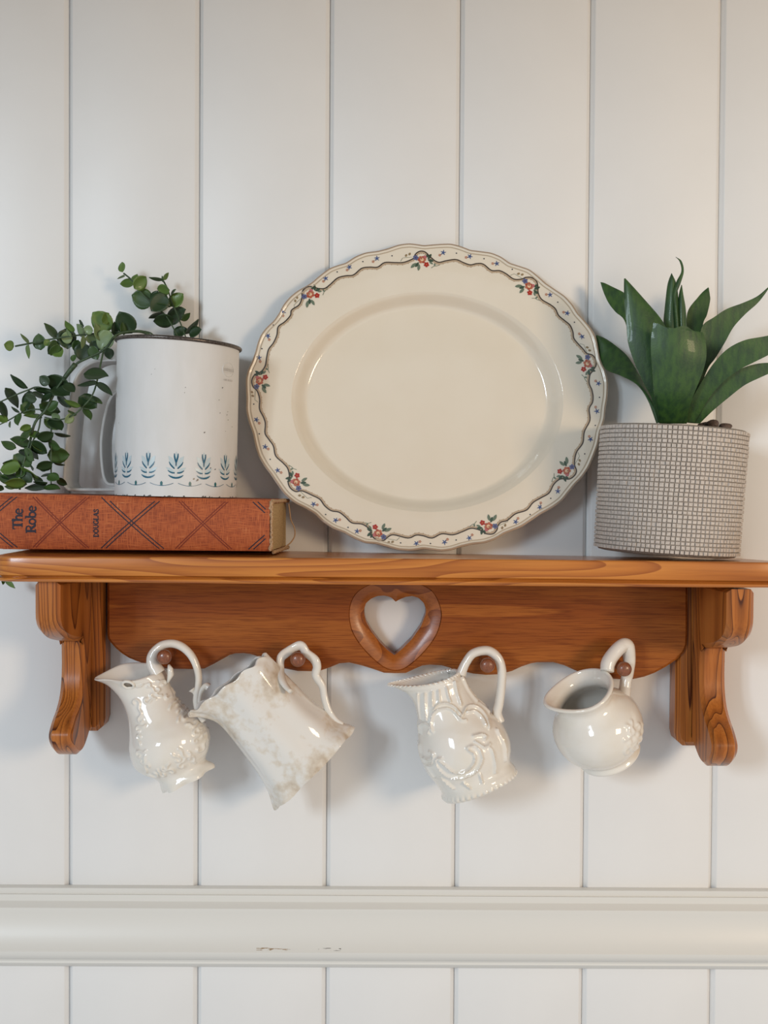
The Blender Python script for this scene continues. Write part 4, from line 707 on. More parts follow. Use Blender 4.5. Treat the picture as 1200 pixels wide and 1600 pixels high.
for (bx,bz,tx,tz,w,tone,y) in [(-0.2032,1.6601,-0.2037,1.6677,0.0041,2,-0.02),(-0.2037,1.6594,-0.2093,1.6572,0.0014,2,-0.02),(-0.196,1.6534,-0.2061,1.6527,0.0053,2,-0.02),(-0.195,1.6536,-0.1924,1.659,0.0031,2,-0.02),(-0.1941,1.6477,-0.1859,1.6568,0.0082,2,-0.02),(-0.1816,1.6387,-0.1967,1.6438,0.0125,1,-0.02),(-0.172,1.6545,-0.1821,1.6553,0.0022,1,-0.02),(-0.1734,1.654,-0.1749,1.6588,0.0019,1,-0.02),(-0.1726,1.6545,-0.1686,1.6598,0.0029,2,-0.02),(-0.1678,1.6469,-0.1774,1.6483,0.0065,2,-0.02),(-0.1678,1.6445,-0.1637,1.648,0.0017,1,-0.02),(-0.1811,1.6396,-0.1768,1.6464,0.0043,0,-0.02),(-0.1701,1.6435,-0.1801,1.631,0.0116,0,-0.02),(-0.1684,1.6359,-0.1588,1.6448,0.008,2,-0.02),(-0.1672,1.6349,-0.1768,1.6364,0.0017,1,-0.02),(-0.1734,1.6306,-0.1841,1.6267,0.0039,0,-0.02),(-0.1652,1.6253,-0.1796,1.6238,0.0082,0,-0.02),(-0.1715,1.6243,-0.1571,1.6331,0.0089,0,-0.02),(-0.1599,1.6249,-0.1532,1.6304,0.0043,1,-0.02),(-0.157,1.6148,-0.1467,1.6251,0.0039,0,-0.02),(-0.1532,1.6139,-0.144,1.6173,0.0058,0,-0.02),(-0.1652,1.6138,-0.1556,1.6187,0.0063,0,-0.02),(-0.2761,1.6011,-0.2812,1.602,0.0061,2,-0.045),(-0.2667,1.6039,-0.2723,1.6109,0.0023,2,-0.045),(-0.2668,1.603,-0.2677,1.5937,0.0028,2,-0.045),(-0.2593,1.5998,-0.2607,1.6114,0.0075,1,-0.045),(-0.2476,1.6082,-0.2555,1.6189,0.0052,1,-0.045),(-0.2513,1.6064,-0.2546,1.6026,0.0042,2,-0.045),(-0.2462,1.6059,-0.2518,1.5966,0.0075,1,-0.045),(-0.2462,1.6003,-0.2406,1.5938,0.007,2,-0.045),(-0.2411,1.6157,-0.2397,1.6013,0.0113,0,-0.045),(-0.2355,1.6088,-0.2436,1.6087,0.007,3,-0.045),(-0.2364,1.6139,-0.2392,1.6171,0.0019,0,-0.045),(-0.2345,1.6083,-0.2364,1.6134,0.0019,3,-0.045),(-0.2261,1.6102,-0.2334,1.619,0.0052,3,-0.045),(-0.2266,1.6167,-0.2308,1.6216,0.0023,0,-0.045),(-0.2261,1.6098,-0.2273,1.6004,0.0033,3,-0.045),(-0.2187,1.6126,-0.2257,1.6149,0.0052,3,-0.045),(-0.2177,1.6084,-0.2252,1.6084,0.0066,3,-0.045),(-0.2317,1.6074,-0.2345,1.5995,0.0056,1,-0.045),(-0.2271,1.6051,-0.2294,1.5925,0.0103,0,-0.045),(-0.2327,1.5957,-0.2327,1.5906,0.0033,1,-0.045),(-0.2215,1.6061,-0.2168,1.5991,0.0066,0,-0.045),(-0.2074,1.6145,-0.2191,1.6261,0.0122,2,-0.045),(-0.214,1.6061,-0.2173,1.6182,0.0061,3,-0.045),(-0.2065,1.6131,-0.2144,1.6,0.0103,3,-0.045),(-0.2046,1.6099,-0.2042,1.6201,0.0047,0,-0.045),(-0.192,1.6123,-0.2,1.6267,0.0117,0,-0.045),(-0.1972,1.6104,-0.1981,1.6197,0.0042,1,-0.045),(-0.2074,1.6005,-0.2065,1.5926,0.0056,0,-0.045),(-0.2653,1.5706,-0.2759,1.5796,0.0042,0,-0.05),(-0.2834,1.5717,-0.275,1.5578,0.0065,0,-0.05),(-0.2667,1.5699,-0.2667,1.5556,0.0065,0,-0.05),(-0.2876,1.5624,-0.282,1.5485,0.0051,0,-0.05),(-0.2802,1.5462,-0.2871,1.5508,0.0047,2,-0.05),(-0.2795,1.5471,-0.2785,1.5425,0.0014,1,-0.05),(-0.2713,1.5532,-0.2764,1.5571,0.0019,0,-0.05),(-0.2711,1.5527,-0.2702,1.5439,0.0044,1,-0.05),(-0.2718,1.5592,-0.262,1.5537,0.0079,1,-0.05),(-0.2634,1.5686,-0.2541,1.5635,0.0037,0,-0.05),(-0.2355,1.5697,-0.2513,1.5788,0.0103,0,-0.05),(-0.2467,1.5714,-0.2337,1.5659,0.0084,0,-0.05),(-0.2467,1.5691,-0.2606,1.57,0.0042,0,-0.05),(-0.2458,1.5673,-0.2355,1.5576,0.0047,0,-0.05),(-0.2481,1.5677,-0.255,1.5607,0.0042,0,-0.05),(-0.2583,1.5593,-0.2444,1.5543,0.0079,1,-0.05),(-0.2555,1.55,-0.2681,1.5514,0.0028,2,-0.05),(-0.2434,1.5483,-0.2495,1.5524,0.0047,3,-0.05),(-0.2434,1.5478,-0.2416,1.5413,0.0028,3,-0.05),(-0.2546,1.5491,-0.2458,1.5413,0.0051,2,-0.05),(-0.249,1.5487,-0.2392,1.5408,0.007,0,-0.05),(-0.2206,1.5561,-0.2306,1.5602,0.0036,2,-0.072),(-0.2199,1.5557,-0.2145,1.5474,0.0045,1,-0.072),(-0.2274,1.5502,-0.2333,1.5545,0.0023,2,-0.072),(-0.2278,1.5507,-0.2324,1.5452,0.005,3,-0.072),(-0.2238,1.5634,-0.2115,1.5562,0.0091,0,-0.072),(-0.2215,1.5643,-0.2077,1.5594,0.0036,1,-0.072),(-0.212,1.5734,-0.226,1.5724,0.0032,0,-0.072),(-0.2106,1.5734,-0.1993,1.5649,0.0045,0,-0.072),(-0.2188,1.5792,-0.2016,1.578,0.0077,0,-0.072),(-0.2638,1.5381,-0.2541,1.5359,0.0046,2,-0.055),(-0.2624,1.5312,-0.2776,1.5339,0.0069,1,-0.055),(-0.261,1.5322,-0.2508,1.5239,0.0069,0,-0.055),(-0.2615,1.5308,-0.2541,1.5253,0.0023,2,-0.055),(-0.2559,1.534,-0.2444,1.5378,0.0065,0,-0.055),(-0.2458,1.5382,-0.2347,1.5362,0.0021,0,-0.055),(-0.2522,1.5225,-0.2374,1.523,0.0097,1,-0.055),(-0.2721,1.5265,-0.2578,1.5202,0.006,0,-0.055),(-0.267,1.5159,-0.2753,1.5224,0.0083,1,-0.055),(-0.2661,1.5215,-0.2615,1.5141,0.0065,1,-0.055),(-0.2693,1.5145,-0.2837,1.5117,0.0083,2,-0.055),(-0.2823,1.5154,-0.2763,1.5187,0.0042,1,-0.055),(-0.2684,1.5136,-0.2569,1.5058,0.0032,2,-0.055),(-0.2458,1.517,-0.2564,1.5128,0.006,0,-0.055),(-0.2467,1.517,-0.2388,1.5152,0.0014,0,-0.055),(-0.2495,1.5077,-0.2407,1.505,0.0056,1,-0.055),(-0.2476,1.5091,-0.2545,1.5072,0.0014,0,-0.055),(-0.2615,1.5146,-0.2578,1.5123,0.0019,0,-0.055),(-0.267,1.509,-0.2606,1.503,0.0065,0,-0.055),(-0.2837,1.508,-0.2707,1.5053,0.0056,0,-0.055),(-0.2647,1.5025,-0.2781,1.502,0.0069,2,-0.055),(-0.2652,1.5016,-0.2763,1.4992,0.0046,1,-0.055),(-0.2735,1.4988,-0.2818,1.4997,0.0037,2,-0.055),(-0.2596,1.5026,-0.249,1.5022,0.0023,0,-0.055),(-0.2513,1.4989,-0.267,1.4988,0.0051,0,-0.055),(-0.2513,1.4994,-0.2393,1.4985,0.0042,1,-0.055),(-0.286,1.4996,-0.2814,1.4974,0.0037,0,-0.055),(-0.2865,1.5103,-0.2828,1.5085,0.0023,0,-0.055),(-0.2924,1.4304,-0.2919,1.4261,0.0024,2,-0.03),(-0.2905,1.4309,-0.2843,1.4233,0.0033,2,-0.03),(-0.2735,1.5274,-0.2827,1.5319,0.0055,1,-0.058),(-0.2652,1.5113,-0.2735,1.508,0.0055,1,-0.058),(-0.256,1.5113,-0.2468,1.5174,0.0051,0,-0.058),(-0.2583,1.5182,-0.2661,1.5274,0.0055,1,-0.058),(-0.2698,1.532,-0.2615,1.5422,0.0046,1,-0.058),(-0.2504,1.5321,-0.2412,1.5275,0.0055,1,-0.058),(-0.2767,1.5043,-0.2859,1.5061,0.0051,1,-0.058),(-0.256,1.5012,-0.2615,1.5081,0.0046,1,-0.058),(-0.2445,1.5054,-0.2375,1.5013,0.0042,0,-0.058),(-0.2513,1.5551,-0.2431,1.5607,0.0055,1,-0.058),(-0.2559,1.562,-0.2642,1.5642,0.0055,0,-0.058),(-0.249,1.5735,-0.2559,1.579,0.006,0,-0.058),(-0.2375,1.5736,-0.2293,1.5681,0.0055,0,-0.058),(-0.2606,1.5435,-0.2679,1.5403,0.0042,2,-0.058),(-0.242,1.6021,-0.2481,1.5946,0.0056,1,-0.05),(-0.2211,1.6022,-0.2165,1.5929,0.0065,1,-0.05),(-0.2314,1.6114,-0.236,1.6183,0.0042,2,-0.05),(-0.2119,1.6185,-0.2082,1.6263,0.0056,2,-0.05)]:
    yb = y+rl.uniform(-.006,.006); yt = yb+rl.uniform(-.006,.004)
    B_ = Vector((bx,yb,bz)); T_ = Vector((tx,yt,tz)); X_ = T_-B_; ln = X_.length; X_.normalize()
    tw = max(w,ln*.72); ang = math.acos(min(1,w/tw))*rl.choice((-1,1)); ang = max(-1.35,min(1.35,ang))
    vw = Vector((-.00856,-.9,1.5))-B_; Zv = (vw-X_*vw.dot(X_)).normalized(); Yv = Zv.cross(X_)
    Zr = Zv*math.cos(ang)+Yv*math.sin(ang); Yr = Zr.cross(X_)
    o = bpy.data.objects.new('leaf',LM[tone][rl.randrange(2) if w/ln>.5 else 2]); C.objects.link(o); o.parent = euc
    tw *= 1.22 if w/ln > .5 else 1.1; m = Matrix(((X_.x,Yr.x,Zr.x,B_.x),(X_.y,Yr.y,Zr.y,B_.y),(X_.z,Yr.z,Zr.z,B_.z),(0,0,0,1)))@Matrix.Diagonal((ln*1.04,tw*1.04,ln,1))
    lo = min((m@v.co).z for v in o.data.vertices); yy = max((m@v.co).y for v in o.data.vertices)
    sh_ = Vector((0,min(0,-.0015-yy),0))
    if bz > 1.48 and lo < 1.4962: sh_.z = 1.4962-lo
    sh_ += clear_of_sifter(Matrix.Translation(sh_)@m,o.data)
    o.matrix_local = Matrix.Translation(sh_-Vector(euc['_w']))@m
# ---------------------------------------------------------------- pitchers
def seg_dist(P, curves):
    best = np.full(len(P),9.)
    for cv in curves:
        cv = np.asarray(cv)
        for a, b in zip(cv[:-1],cv[1:]):
            d = b-a; t = np.clip(((P-a)@d)/(d@d+1e-12),0,1); q = np.linalg.norm(P-a-t[:,None]*d,axis=1); best = np.minimum(best,q)
    return best
def finish(V, nr, nc, extra):
    """V grid (nr,nc,3) closed round; extra(nr,nc array of displacement) along normals"""
    du = np.roll(V,-1,1)-np.roll(V,1,1); dv = np.gradient(V,axis=0); n = np.cross(du,dv); n /= np.linalg.norm(n,axis=2)[:,:,None]+1e-12
    c0 = V.mean(axis=1,keepdims=True)
    if np.sum(n*(V-c0)) < 0: n = -n
    return V+n*extra[:,:,None], n
def pitcher(root, name, stn, ks, pins, dips, mat, nc=240, npt=14, th=.0022, relief=None, wav=None, inner=.3, edge=None, lean=0.):
    A_ = np.array([l for l,r,d in stn],float); B_ = np.array([r for l,r,d in stn],float); D_ = np.array([d for l,r,d in stn],float)
    Q = cat_rom(np.column_stack([A_,B_,D_,ks,pins,dips]),npt); m = len(Q); ph = np.linspace(0,2*PI,nc,endpoint=False)
    G = np.zeros((m,nc,3))
    for i, (lx,lz,rx,rz,d,k,pi_,dp) in enumerate(Q):
        cx, cz = (lx+rx)/2, (lz+rz)/2; ax, az = (rx-lx)/2, (rz-lz)/2; ra = math.hypot(ax,az)
        w = 1-pi_*((1-np.cos(ph))/2)**1.4; c_, s_ = np.cos(ph), np.sin(ph)
        G[i,:,0] = cx+ax*c_; G[i,:,1] = d+ra*k*s_*w; G[i,:,2] = cz+az*c_-dp*s_**2+lean*sst((i/(m-1)-.45)/.5)*ra*k*w*np.where(s_>0,s_,s_*.10)
    ext = np.zeros((m,nc)); tt_ = np.linspace(0,1,m)[:,None]*np.ones((1,nc)); pp = np.ones((m,1))*ph[None,:]
    if wav is not None: ext += wav(tt_,pp)
    if relief is not None:
        cur, wd, ht, lo, hi = relief; fl = G.reshape(-1,3)[:,[0,2]]; dd = seg_dist(fl,cur).reshape(m,nc)
        ext += ht*np.exp(-(dd/wd)**2)*((tt_>lo)&(tt_<hi))*np.clip(np.abs(np.sin(pp))*3,0,1)
    G, _ = finish(G,m,nc,ext)
    if edge is not None:
        av = G[-1].mean(0)-G[0].mean(0); av /= np.linalg.norm(av); G = G+edge(tt_,pp)[:,:,None]*av
    rows = [G[0]*.35+G[0].mean(0)*.65,G[0]*.8+G[0].mean(0)*.2+(G[2].mean(0)-G[0].mean(0))*.8]+[G[i] for i in range(m)]
    axis = G[-1].mean(0)-G[-4].mean(0); axis /= np.linalg.norm(axis)
    def inn(i, t_, lift=0):
        c0 = G[i].mean(0); v = G[i]-c0; r = np.linalg.norm(v,axis=1)[:,None]; return c0+v*np.maximum(.2,(1-t_/np.maximum(r,1e-5)))+axis*lift
    rows += [inn(m-1,th*.18,th*.28),inn(m-1,th*.5,th*.4),inn(m-1,th*.85,th*.25),inn(m-1,th,0)]
    rows += [inn(i,th) for i in range(m-3,int(m*inner),-3)]
    V = np.vstack(rows); nr = len(rows); F = grid_faces(nr,nc)+[tuple(range(nc))[::-1],tuple((nr-1)*nc+k for k in range(nc))]
    return fixn(link_mesh(name,V,F,mat,root,True,75))
def handle(root, P, y, R, mat, flat=1.15, ys=None, n=14):
    P = cat_rom(P,6); m = len(P); Y = np.full(m,y) if ys is None else np.interp(np.linspace(0,1,m),np.linspace(0,1,len(ys)),ys)
    R = np.interp(np.linspace(0,1,m),np.linspace(0,1,len(R)),R); V, F = tube(np.column_stack([P[:,0],Y,P[:,1]]),R,n,flat); return V, F
def curl(x, z, r, a0, sg):
    c = [(x+r*(1-.68*k/11)*math.cos(a0+sg*k*.36),z+r*(1-.68*k/11)*math.sin(a0+sg*k*.36)) for k in range(12)]
    t = a0-sg*PI/2; return [(c[0][0]+r*1.5*math.cos(t+sg*.5),c[0][1]+r*1.5*math.sin(t+sg*.5)),(c[0][0]+r*.8*math.cos(t+sg*.15),c[0][1]+r*.8*math.sin(t+sg*.15))]+c
GRP = 'white ceramic pitchers hanging from the pegs'
# 1 — small relief-moulded creamer
s1 = [((-0.1674,1.2754),(-0.1316,1.2936),-0.044),((-0.1693,1.2783),(-0.1321,1.296),-0.044),((-0.1712,1.283),(-0.1368,1.2988),-0.044),((-0.1754,1.2863),(-0.1368,1.3021),-0.044),((-0.1825,1.2891),(-0.1354,1.3064),-0.044),((-0.1896,1.2947),(-0.1345,1.3144),-0.044),((-0.1929,1.3061),(-0.1369,1.3239),-0.044),((-0.1929,1.3165),(-0.1435,1.33),-0.044),((-0.1934,1.326),(-0.151,1.3352),-0.044),((-0.1952,1.334),(-0.1576,1.3422),-0.044),((-0.1985,1.342),(-0.1619,1.3497),-0.044),((-0.2033,1.3486),(-0.1642,1.3554),-0.044),((-0.2103,1.3547),(-0.1661,1.3601),-0.044),((-0.2188,1.3582),(-0.1689,1.3639),-0.044)]; rj = random.Random(4)
p1 = thing('pitcher',(-.150,-.044,1.295),'white creamer moulded with scrolls and a curled handle, hanging from the leftmost peg','pitcher',GRP)
cur = [curl(x,z,rj.uniform(.0022,.0036),rj.uniform(0,6.3),rj.choice((-1,1))) for x,z in [(-0.1732,1.3487),(-0.1639,1.3479),(-0.1775,1.3461),(-0.1707,1.353),(-0.1605,1.3462),(-0.1563,1.3411),(-0.1503,1.3327),(-0.1554,1.3365),(-0.144,1.3284),(-0.1393,1.3242),(-0.1376,1.3191),(-0.1418,1.317),(-0.1469,1.3088),(-0.1511,1.2999),(-0.1587,1.2956),(-0.1647,1.2934),(-0.1706,1.2934),(-0.1817,1.3197),(-0.1825,1.3248),(-0.1808,1.3317),(-0.1816,1.3074),(-0.1791,1.3031),(-0.1748,1.2998),(-0.1452,1.3046),(-0.1397,1.3106),(-0.1859,1.3435),(-0.1673,1.3564),(-0.1775,1.3563),(-0.1418,1.3225),(-0.1537,1.3046),(-0.1638,1.2985)]]
n1 = len(s1); ks = [.9]*n1; ks[-1] = .76; ks[-2] = .76; ks[-3] = .78; ks[-4] = .84; pin = [0]*n1; pin[-1] = .40; pin[-2] = .36; pin[-3] = .25; pin[-4] = .10; dp = [0]*n1; dp[-1] = .0005; dp[-2] = .0002
def wav1(t, p): return .0016*np.exp(-(t/.13)**2)*np.cos(p*6)*(1-t/.2).clip(0,1)
b1 = pitcher(p1,'body',s1,ks,pin,dp,M_jug,relief=(cur,.00078,.0013,.16,.93),wav=wav1,edge=lambda t,p:.0016*np.exp(-((1-t)/.06)**2)*np.cos(3*p+.6)*np.sin(p)**2,th=.0026,lean=.42)
h = handle(p1,[(-0.1717,1.363),(-0.1751,1.3686),(-0.1764,1.3738),(-0.1747,1.3786),(-0.1709,1.3826),(-0.1666,1.3846),(-0.161,1.3851),(-0.1554,1.3834),(-0.1502,1.3795),(-0.1463,1.3744),(-0.1435,1.3679),(-0.1421,1.361),(-0.1424,1.3541),(-0.1434,1.3481),(-0.1437,1.342),(-0.1419,1.3351),(-0.138,1.3282)],-.046,[.0062,.0042,.0033,.0031,.0031,.0029,.0026,.0024,.0026,.0028],M_jug)
ha = handle(p1,[(-0.1434,1.3455),(-0.1454,1.3494),(-0.1471,1.3517)],-.046,[.0015,.0014,.0027],M_jug); hb = handle(p1,[(-0.142,1.3412),(-0.1415,1.3464),(-0.1398,1.3511),(-0.1368,1.3542),(-0.1348,1.3531)],-.046,[.0022,.0019,.0021,.0029],M_jug)
V, F = join(h,ha,hb); fixn(link_mesh('handle',V,F,M_jug,p1))
def front_y(o, x, z):   # depth of the front of a body at a point of its face
    d = Vector(o.parent['_w']); ok, loc, nor, ix = o.ray_cast(Vector((x,-1,z))-d,Vector((0,1,0))); return (loc.y+d.y, Vector(nor)) if ok else (-.06,Vector((0,-1,0)))
bpy.context.view_layer.update()
(ex, ez), = [(-0.191,1.3568)]
ey, en = front_y(b1,ex,ez); eu = Vector((1,0,0)); eu = (eu-en*eu.dot(en)).normalized(); ev = en.cross(eu); E0 = Vector((ex,ey,ez))
V, F = tube([tuple(E0+eu*.0042*math.cos(t)+ev*.0033*math.sin(t)) for t in np.linspace(0,2*PI,29)],.0012,8,capped=False); link_mesh('lip_scroll',V,F,M_jug,p1)
V = [tuple(E0+en*.0003)]+[tuple(E0+eu*.0032*math.cos(t)+ev*.0024*math.sin(t)+en*.0003) for t in np.linspace(0,2*PI,21)[:-1]]+[tuple(E0-en*.0006+eu*.0024*math.cos(t)+ev*.0017*math.sin(t)) for t in np.linspace(0,2*PI,21)[:-1]]
F = [(0,1+k,1+(k+1)%20) for k in range(20)]+[(1+k,21+k,21+(k+1)%20,1+(k+1)%20) for k in range(20)]; link_mesh('eye_shade_disc',V,F,M_hole_shade,p1)  # solid disc, its dark colour stands in for shade in the hole
(ux, uz), = [(-0.1623,1.365)]
V, F = tube([(ux-.0012,-.049,uz+.0052),(ux,-.0495,uz+.002),(ux+.0004,-.0495,uz-.002),(ux-.0018,-.0495,uz-.008)],[.0008,.0022,.0024,.0008],10); link_mesh('thumb_leaf',V,F,M_jug,p1)
# 2 — tall flared stained pitcher
s2 = [((-0.0855,1.2643),(-0.028,1.3232),-0.047),((-0.0874,1.2686),(-0.0317,1.3255),-0.047),((-0.0912,1.279),(-0.0416,1.3292),-0.047),((-0.0986,1.2924),(-0.0505,1.3369),-0.048),((-0.1061,1.3029),(-0.0585,1.3432),-0.049),((-0.1149,1.3149),(-0.0683,1.3532),-0.05),((-0.1226,1.3247),(-0.077,1.3623),-0.052),((-0.1288,1.3302),(-0.0834,1.3701),-0.054),((-0.1368,1.3335),(-0.0873,1.3752),-0.057),((-0.1468,1.3354),(-0.0911,1.3795),-0.061)]
p2 = thing('pitcher',(-.06,-.05,1.29),'tall flared pitcher with brown stains, on the second peg from the left','pitcher',GRP)
n2 = len(s2); ks = [.62,.66,.72,.78,.80,.80,.76,.70,.58,.46]; pin = [0]*n2; pin[-1] = .55; pin[-2] = .45; pin[-3] = .25; pin[-4] = .1
def wav2(t, p): return .0013*np.cos(p*8)*(.5+.65*np.exp(-(t/.10)**2))+.0004*np.exp(-((1-t)/.05)**2)*np.sin(p*14)
pitcher(p2,'body',s2,ks,pin,[0]*n2,M_jug2,wav=wav2,th=.0027,edge=lambda t,p:.0011*np.exp(-((1-t)/.05)**2)*np.sin(p*11)*.9+.0007*np.exp(-(t/.04)**2)*np.sin(p*7+.5),lean=.12)
h = handle(p2,[(-0.0725,1.355),(-0.0766,1.358),(-0.0799,1.3621),(-0.0818,1.3671),(-0.0816,1.3753),(-0.0762,1.38),(-0.0718,1.3828),(-0.0669,1.384),(-0.063,1.3789),(-0.0573,1.3741),(-0.0553,1.3689),(-0.0561,1.3623),(-0.0514,1.3546),(-0.0497,1.3458),(-0.0469,1.337),(-0.042,1.3299),(-0.0365,1.3261)],-.046,[.0016,.0023,.0028,.0026,.0029,.0026,.0030,.0026,.0030,.0026,.0028,.0023,.0025,.0022,.0020],M_jug,1.3,[-.073,-.064,-.050,-.046,-.046,-.046,-.046,-.046,-.046,-.047,-.048])
V, F = h; fixn(link_mesh('handle',V,F,M_jug,p2))
# 3 — scroll cartouche pitcher
s3 = [((0.0391,1.2706),(0.0902,1.2917),-0.047),((0.0372,1.2744),(0.0911,1.2936),-0.047),((0.0357,1.2786),(0.0901,1.2964),-0.047),((0.0329,1.2829),(0.0868,1.3011),-0.047),((0.0248,1.2928),(0.0872,1.3101),-0.047),((0.0205,1.3041),(0.0853,1.319),-0.047),((0.019,1.3173),(0.0795,1.3294),-0.047),((0.019,1.3276),(0.0701,1.3383),-0.047),((0.0175,1.3371),(0.0616,1.3458),-0.047),((0.0151,1.3441),(0.0564,1.3523),-0.047),((0.0104,1.3497),(0.0535,1.358),-0.047),((0.0038,1.353),(0.0521,1.3617),-0.047),((-0.0033,1.3563),(0.0488,1.365),-0.047)]
p3_ = thing('pitcher',(.060,-.047,1.29),'white pitcher with a large scroll cartouche, on the third peg from the left','pitcher',GRP)
n3 = len(s3); ks = [.95,.97,.98,.95,.95,.95,.92,.88,.84,.82,.80,.78,.76]; pin = [0]*n3; pin[-1] = .60; pin[-2] = .46; pin[-3] = .3; pin[-4] = .12; dp = [0]*n3; dp[-1] = .0022; dp[-2] = .0012
cur = [resample(cat_rom(c_,5),max(6,3*len(c_))) for c_ in [[(0.0289,1.3255),(0.0284,1.3329),(0.0306,1.3393),(0.0361,1.3421),(0.0416,1.3417),(0.0462,1.3376),(0.048,1.3353)],[(0.0297,1.3402),(0.0333,1.3447),(0.0388,1.3456),(0.0443,1.3431),(0.0487,1.3383)],[(0.0499,1.3371),(0.0526,1.342),(0.0571,1.3431),(0.0627,1.3404),(0.0673,1.3349),(0.069,1.3285)],[(0.0535,1.3394),(0.059,1.3395),(0.0641,1.3349),(0.0666,1.3303)],[(0.0494,1.3376),(0.049,1.3346),(0.0526,1.3344)],[(0.0573,1.3243),(0.0623,1.3252),(0.0664,1.3239),(0.0655,1.3216)],[(0.0587,1.3206),(0.0651,1.3169),(0.0692,1.3184)],[(0.0528,1.3162),(0.0573,1.3181),(0.0619,1.3146),(0.0633,1.3082),(0.0597,1.3008),(0.0529,1.2962),(0.0447,1.2941),(0.0373,1.2966),(0.0325,1.3034),(0.0322,1.3076),(0.0354,1.3082)],[(0.0537,1.315),(0.0581,1.3114),(0.0572,1.3054),(0.0519,1.3),(0.0446,1.2987),(0.0391,1.3024),(0.034,1.3062)],[(0.02,1.3135),(0.0216,1.3066),(0.0267,1.3057),(0.0299,1.3103),(0.0269,1.3112)],[(0.0209,1.308),(0.0249,1.3011),(0.0292,1.3032),(0.0303,1.3089)],[(0.0208,1.3227),(0.0208,1.328),(0.0242,1.3308),(0.0279,1.3281),(0.0263,1.3237)],[(0.0186,1.3512),(0.0201,1.3411),(0.0215,1.3328)],[(0.0237,1.3521),(0.0246,1.3411),(0.0256,1.3328)],[(0.0287,1.3535),(0.0295,1.343)],[(0.0333,1.3549),(0.0342,1.3462)],[(0.0387,1.3568),(0.0402,1.3504),(0.0417,1.3463)],[(0.0442,1.3623),(0.0461,1.3532),(0.0489,1.3445)],[(0.0501,1.3633),(0.0552,1.3532),(0.0613,1.345)],[(0.0543,1.3569),(0.0617,1.3459),(0.07,1.3368)],[(0.0694,1.3156),(0.0721,1.3082),(0.0731,1.2972)],[(0.0747,1.3267),(0.0798,1.3156),(0.0813,1.3046)],[(0.0621,1.2976),(0.0641,1.2907)],[(0.0511,1.2911),(0.0557,1.2865)],[(0.0355,1.2942),(0.0396,1.2897),(0.0443,1.2855)],[(0.0254,1.2997),(0.0309,1.2924)]]]
def wav3(t, p): return .0013*np.exp(-((t-.055)/.04)**2)*np.abs(np.sin(p*20))+.0007*np.exp(-((1-t)/.018)**2)*(1+np.sin(p*46))
pitcher(p3_,'body',s3,ks,pin,dp,M_jug,relief=(cur,.00072,.0022,.17,.95),wav=wav3,lean=.16)
V, F = handle(p3_,[(0.0502,1.3636),(0.0516,1.3678),(0.0541,1.3728),(0.0585,1.3787),(0.0651,1.3811),(0.0716,1.3807),(0.0775,1.3755),(0.0802,1.3666),(0.0799,1.3553),(0.0785,1.343),(0.077,1.3355),(0.0791,1.3289)],-.047,[.0040,.0035,.0033,.0033,.0035,.0036,.0035,.0034,.0033,.0034,.0036,.0038],M_jug,1.25); fixn(link_mesh('handle',V,F,M_jug,p3_))
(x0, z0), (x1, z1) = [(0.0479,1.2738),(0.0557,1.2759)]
V, F = tube([(x0+(x1-x0)*t,-.060,z0+(z1-z0)*t) for t in np.linspace(0,1,6)],[.0004,.0009,.0011,.0010,.0008,.0004],8); link_mesh('foot_mark',V,F,M_black,p3_)  # short tapered black mark at the foot
# 4 — round creamer seen into its mouth
p4 = thing('pitcher',(.165,-.045,1.30),'small round white creamer tipped so its open mouth shows, on the rightmost peg','pitcher',GRP)
tl = math.radians(23)
axp = np.array((-.44,0,.898)); ax4 = axp*math.cos(tl)+np.array((0,-math.sin(tl),0)); ax4 /= np.linalg.norm(ax4)
sp4 = np.array((-.90,-.02,-.42)); sp4 -= ax4*(sp4@ax4); sp4 /= np.linalg.norm(sp4); si4 = np.cross(ax4,sp4)
(fx, fz), = [(0.1628,1.3018)]
O4 = np.array((fx,-.0335,fz))
pr4 = [(0,.0210),(.0008,.0232),(.0024,.0238),(.0044,.0228),(.0062,.0226),(.0095,.0256),(.015,.0300),(.022,.0326),(.029,.0333),(.036,.0322),(.042,.0292),(.047,.0250),(.051,.0218),(.0545,.0206),(.058,.0214),(.061,.0234),(.0625,.0244)]
P4 = cat_rom(pr4,8); nc = 240; ph = np.linspace(0,2*PI,nc,endpoint=False); m = len(P4); G = np.zeros((m,nc,3))
for i, (hh, r) in enumerate(P4):
    f = sst((hh-.044)/.0185); c_, s_ = np.cos(ph), np.sin(ph)
    rs = r*(1+f*.22*np.clip(c_,0,1)**2.0-.02*f); lat = r*(1+f*.02-f*.08*np.clip(c_,0,1))
    G[i] = O4+ax4*hh+np.outer(rs*c_,sp4)+np.outer(lat*s_,si4)+np.outer(f*(.0040*np.clip(c_,0,1)**2+.0015*np.clip(-c_,0,1)**2),ax4)
ext = np.zeros((m,nc)); fl = G.reshape(-1,3)[:,[0,2]]
cur = [curl(x,z,rj.uniform(.0026,.0042),rj.uniform(0,6.3),rj.choice((-1,1))) for x,z in [(0.1711,1.3274),(0.1753,1.3302),(0.1734,1.3236),(0.1776,1.3252),(0.1704,1.3194),(0.1739,1.3159),(0.1682,1.3128),(0.1773,1.3198)]]
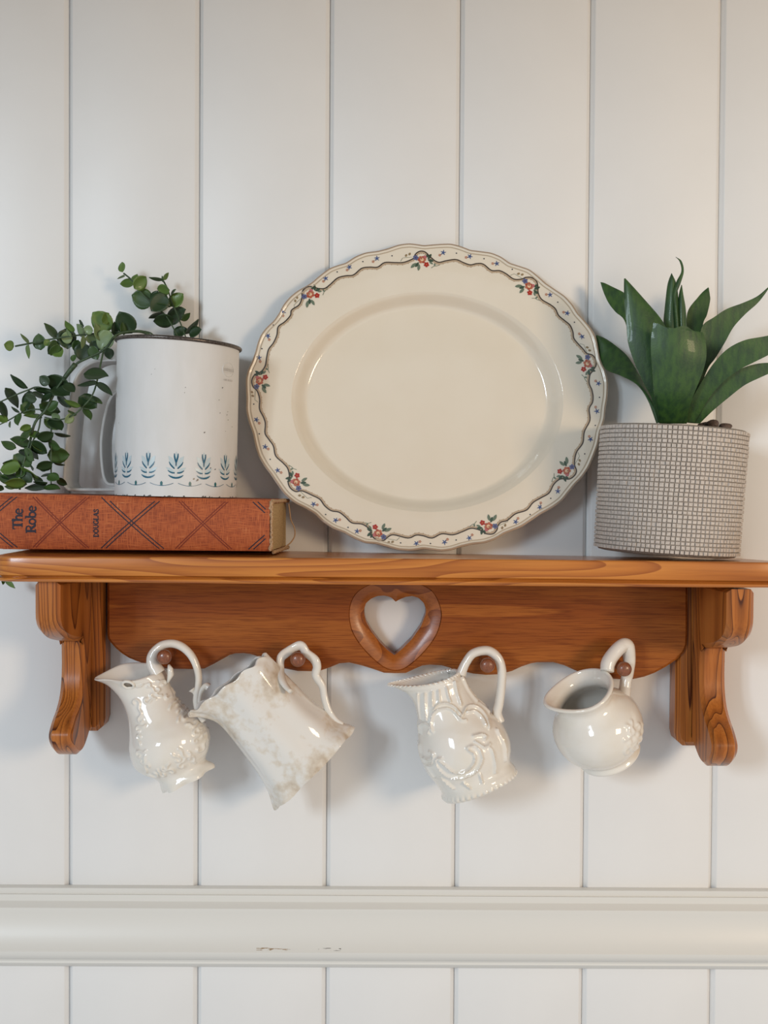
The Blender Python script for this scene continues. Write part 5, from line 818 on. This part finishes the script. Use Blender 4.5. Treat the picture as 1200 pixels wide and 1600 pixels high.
dd = seg_dist(fl,cur).reshape(m,nc); ny = (G[:,:,1]<G[:,:,1].mean()); ext += .0012*np.exp(-(dd/.0011)**2)*ny*(np.arange(m)[:,None]>m*.28)*(np.arange(m)[:,None]<m*.66)
G, _ = finish(G,m,nc,ext); th = .0034
rows = [G[0]*.3+G[0].mean(0)*.7,G[0]*.8+G[0].mean(0)*.2+ax4*.0015]+list(G)
def inn4(i, t_, lift=0):
    c0 = G[i].mean(0); v = G[i]-c0; r = np.linalg.norm(v,axis=1)[:,None]; return c0+v*(1-t_/r)+ax4*lift
rows += [inn4(m-1,th*.15,th*.3),inn4(m-1,th*.5,th*.45),inn4(m-1,th*.85,th*.3),inn4(m-1,th,0)]+[inn4(i,th) for i in range(m-3,int(m*.25),-3)]
V = np.vstack(rows); nr = len(rows); F = grid_faces(nr,nc)+[tuple(range(nc))[::-1],tuple((nr-1)*nc+k for k in range(nc))]
fixn(link_mesh('body',V,F,M_jug,p4,True,75))
V, F = handle(p4,[(0.156,1.3677),(0.1571,1.3732),(0.1609,1.3787),(0.1667,1.3842),(0.1712,1.3857),(0.1736,1.3807),(0.1748,1.3736),(0.1741,1.365),(0.1724,1.358),(0.1715,1.3525),(0.1696,1.3462)],0,[.0050,.0054,.0052,.0051,.0051,.0043,.0038,.0037,.0039,.0046],M_jug,1.15,[-.054,-.052,-.049,-.046,-.044,-.042,-.041,-.041,-.042,-.046],16); fixn(link_mesh('handle',V,F,M_jug,p4))
PL = {'rim_wire':'dark tinned wire rim','teal_wheat_print':'teal printed wheat strokes','pale_wheat_print':'pale blue printed wheat leaves','paint_chips':'dark chips in the enamel','loose_thread':'loose tan thread at the head of the book','frayed_cloth_edge':'frayed tan cloth at the worn joint','page_block':'tan page edges','floral_border':'printed border of roses and a wavy brown line','eye_shade_disc':'brown disc painted as the shade in the small opening below the lip','foot_mark':'small black mark under the foot','tile_relief':'grid of small raised squares','peg':'round-headed brown wooden peg','heart_moulding':'carved moulding around the heart opening','pebble':'dark brown pebble on the soil'}
for o in bpy.data.objects:
    k = o.name.split('.')[0]
    if o.parent is not None and k in PL: o['label'] = PL[k]
    if '_w' in o: del o['_w']
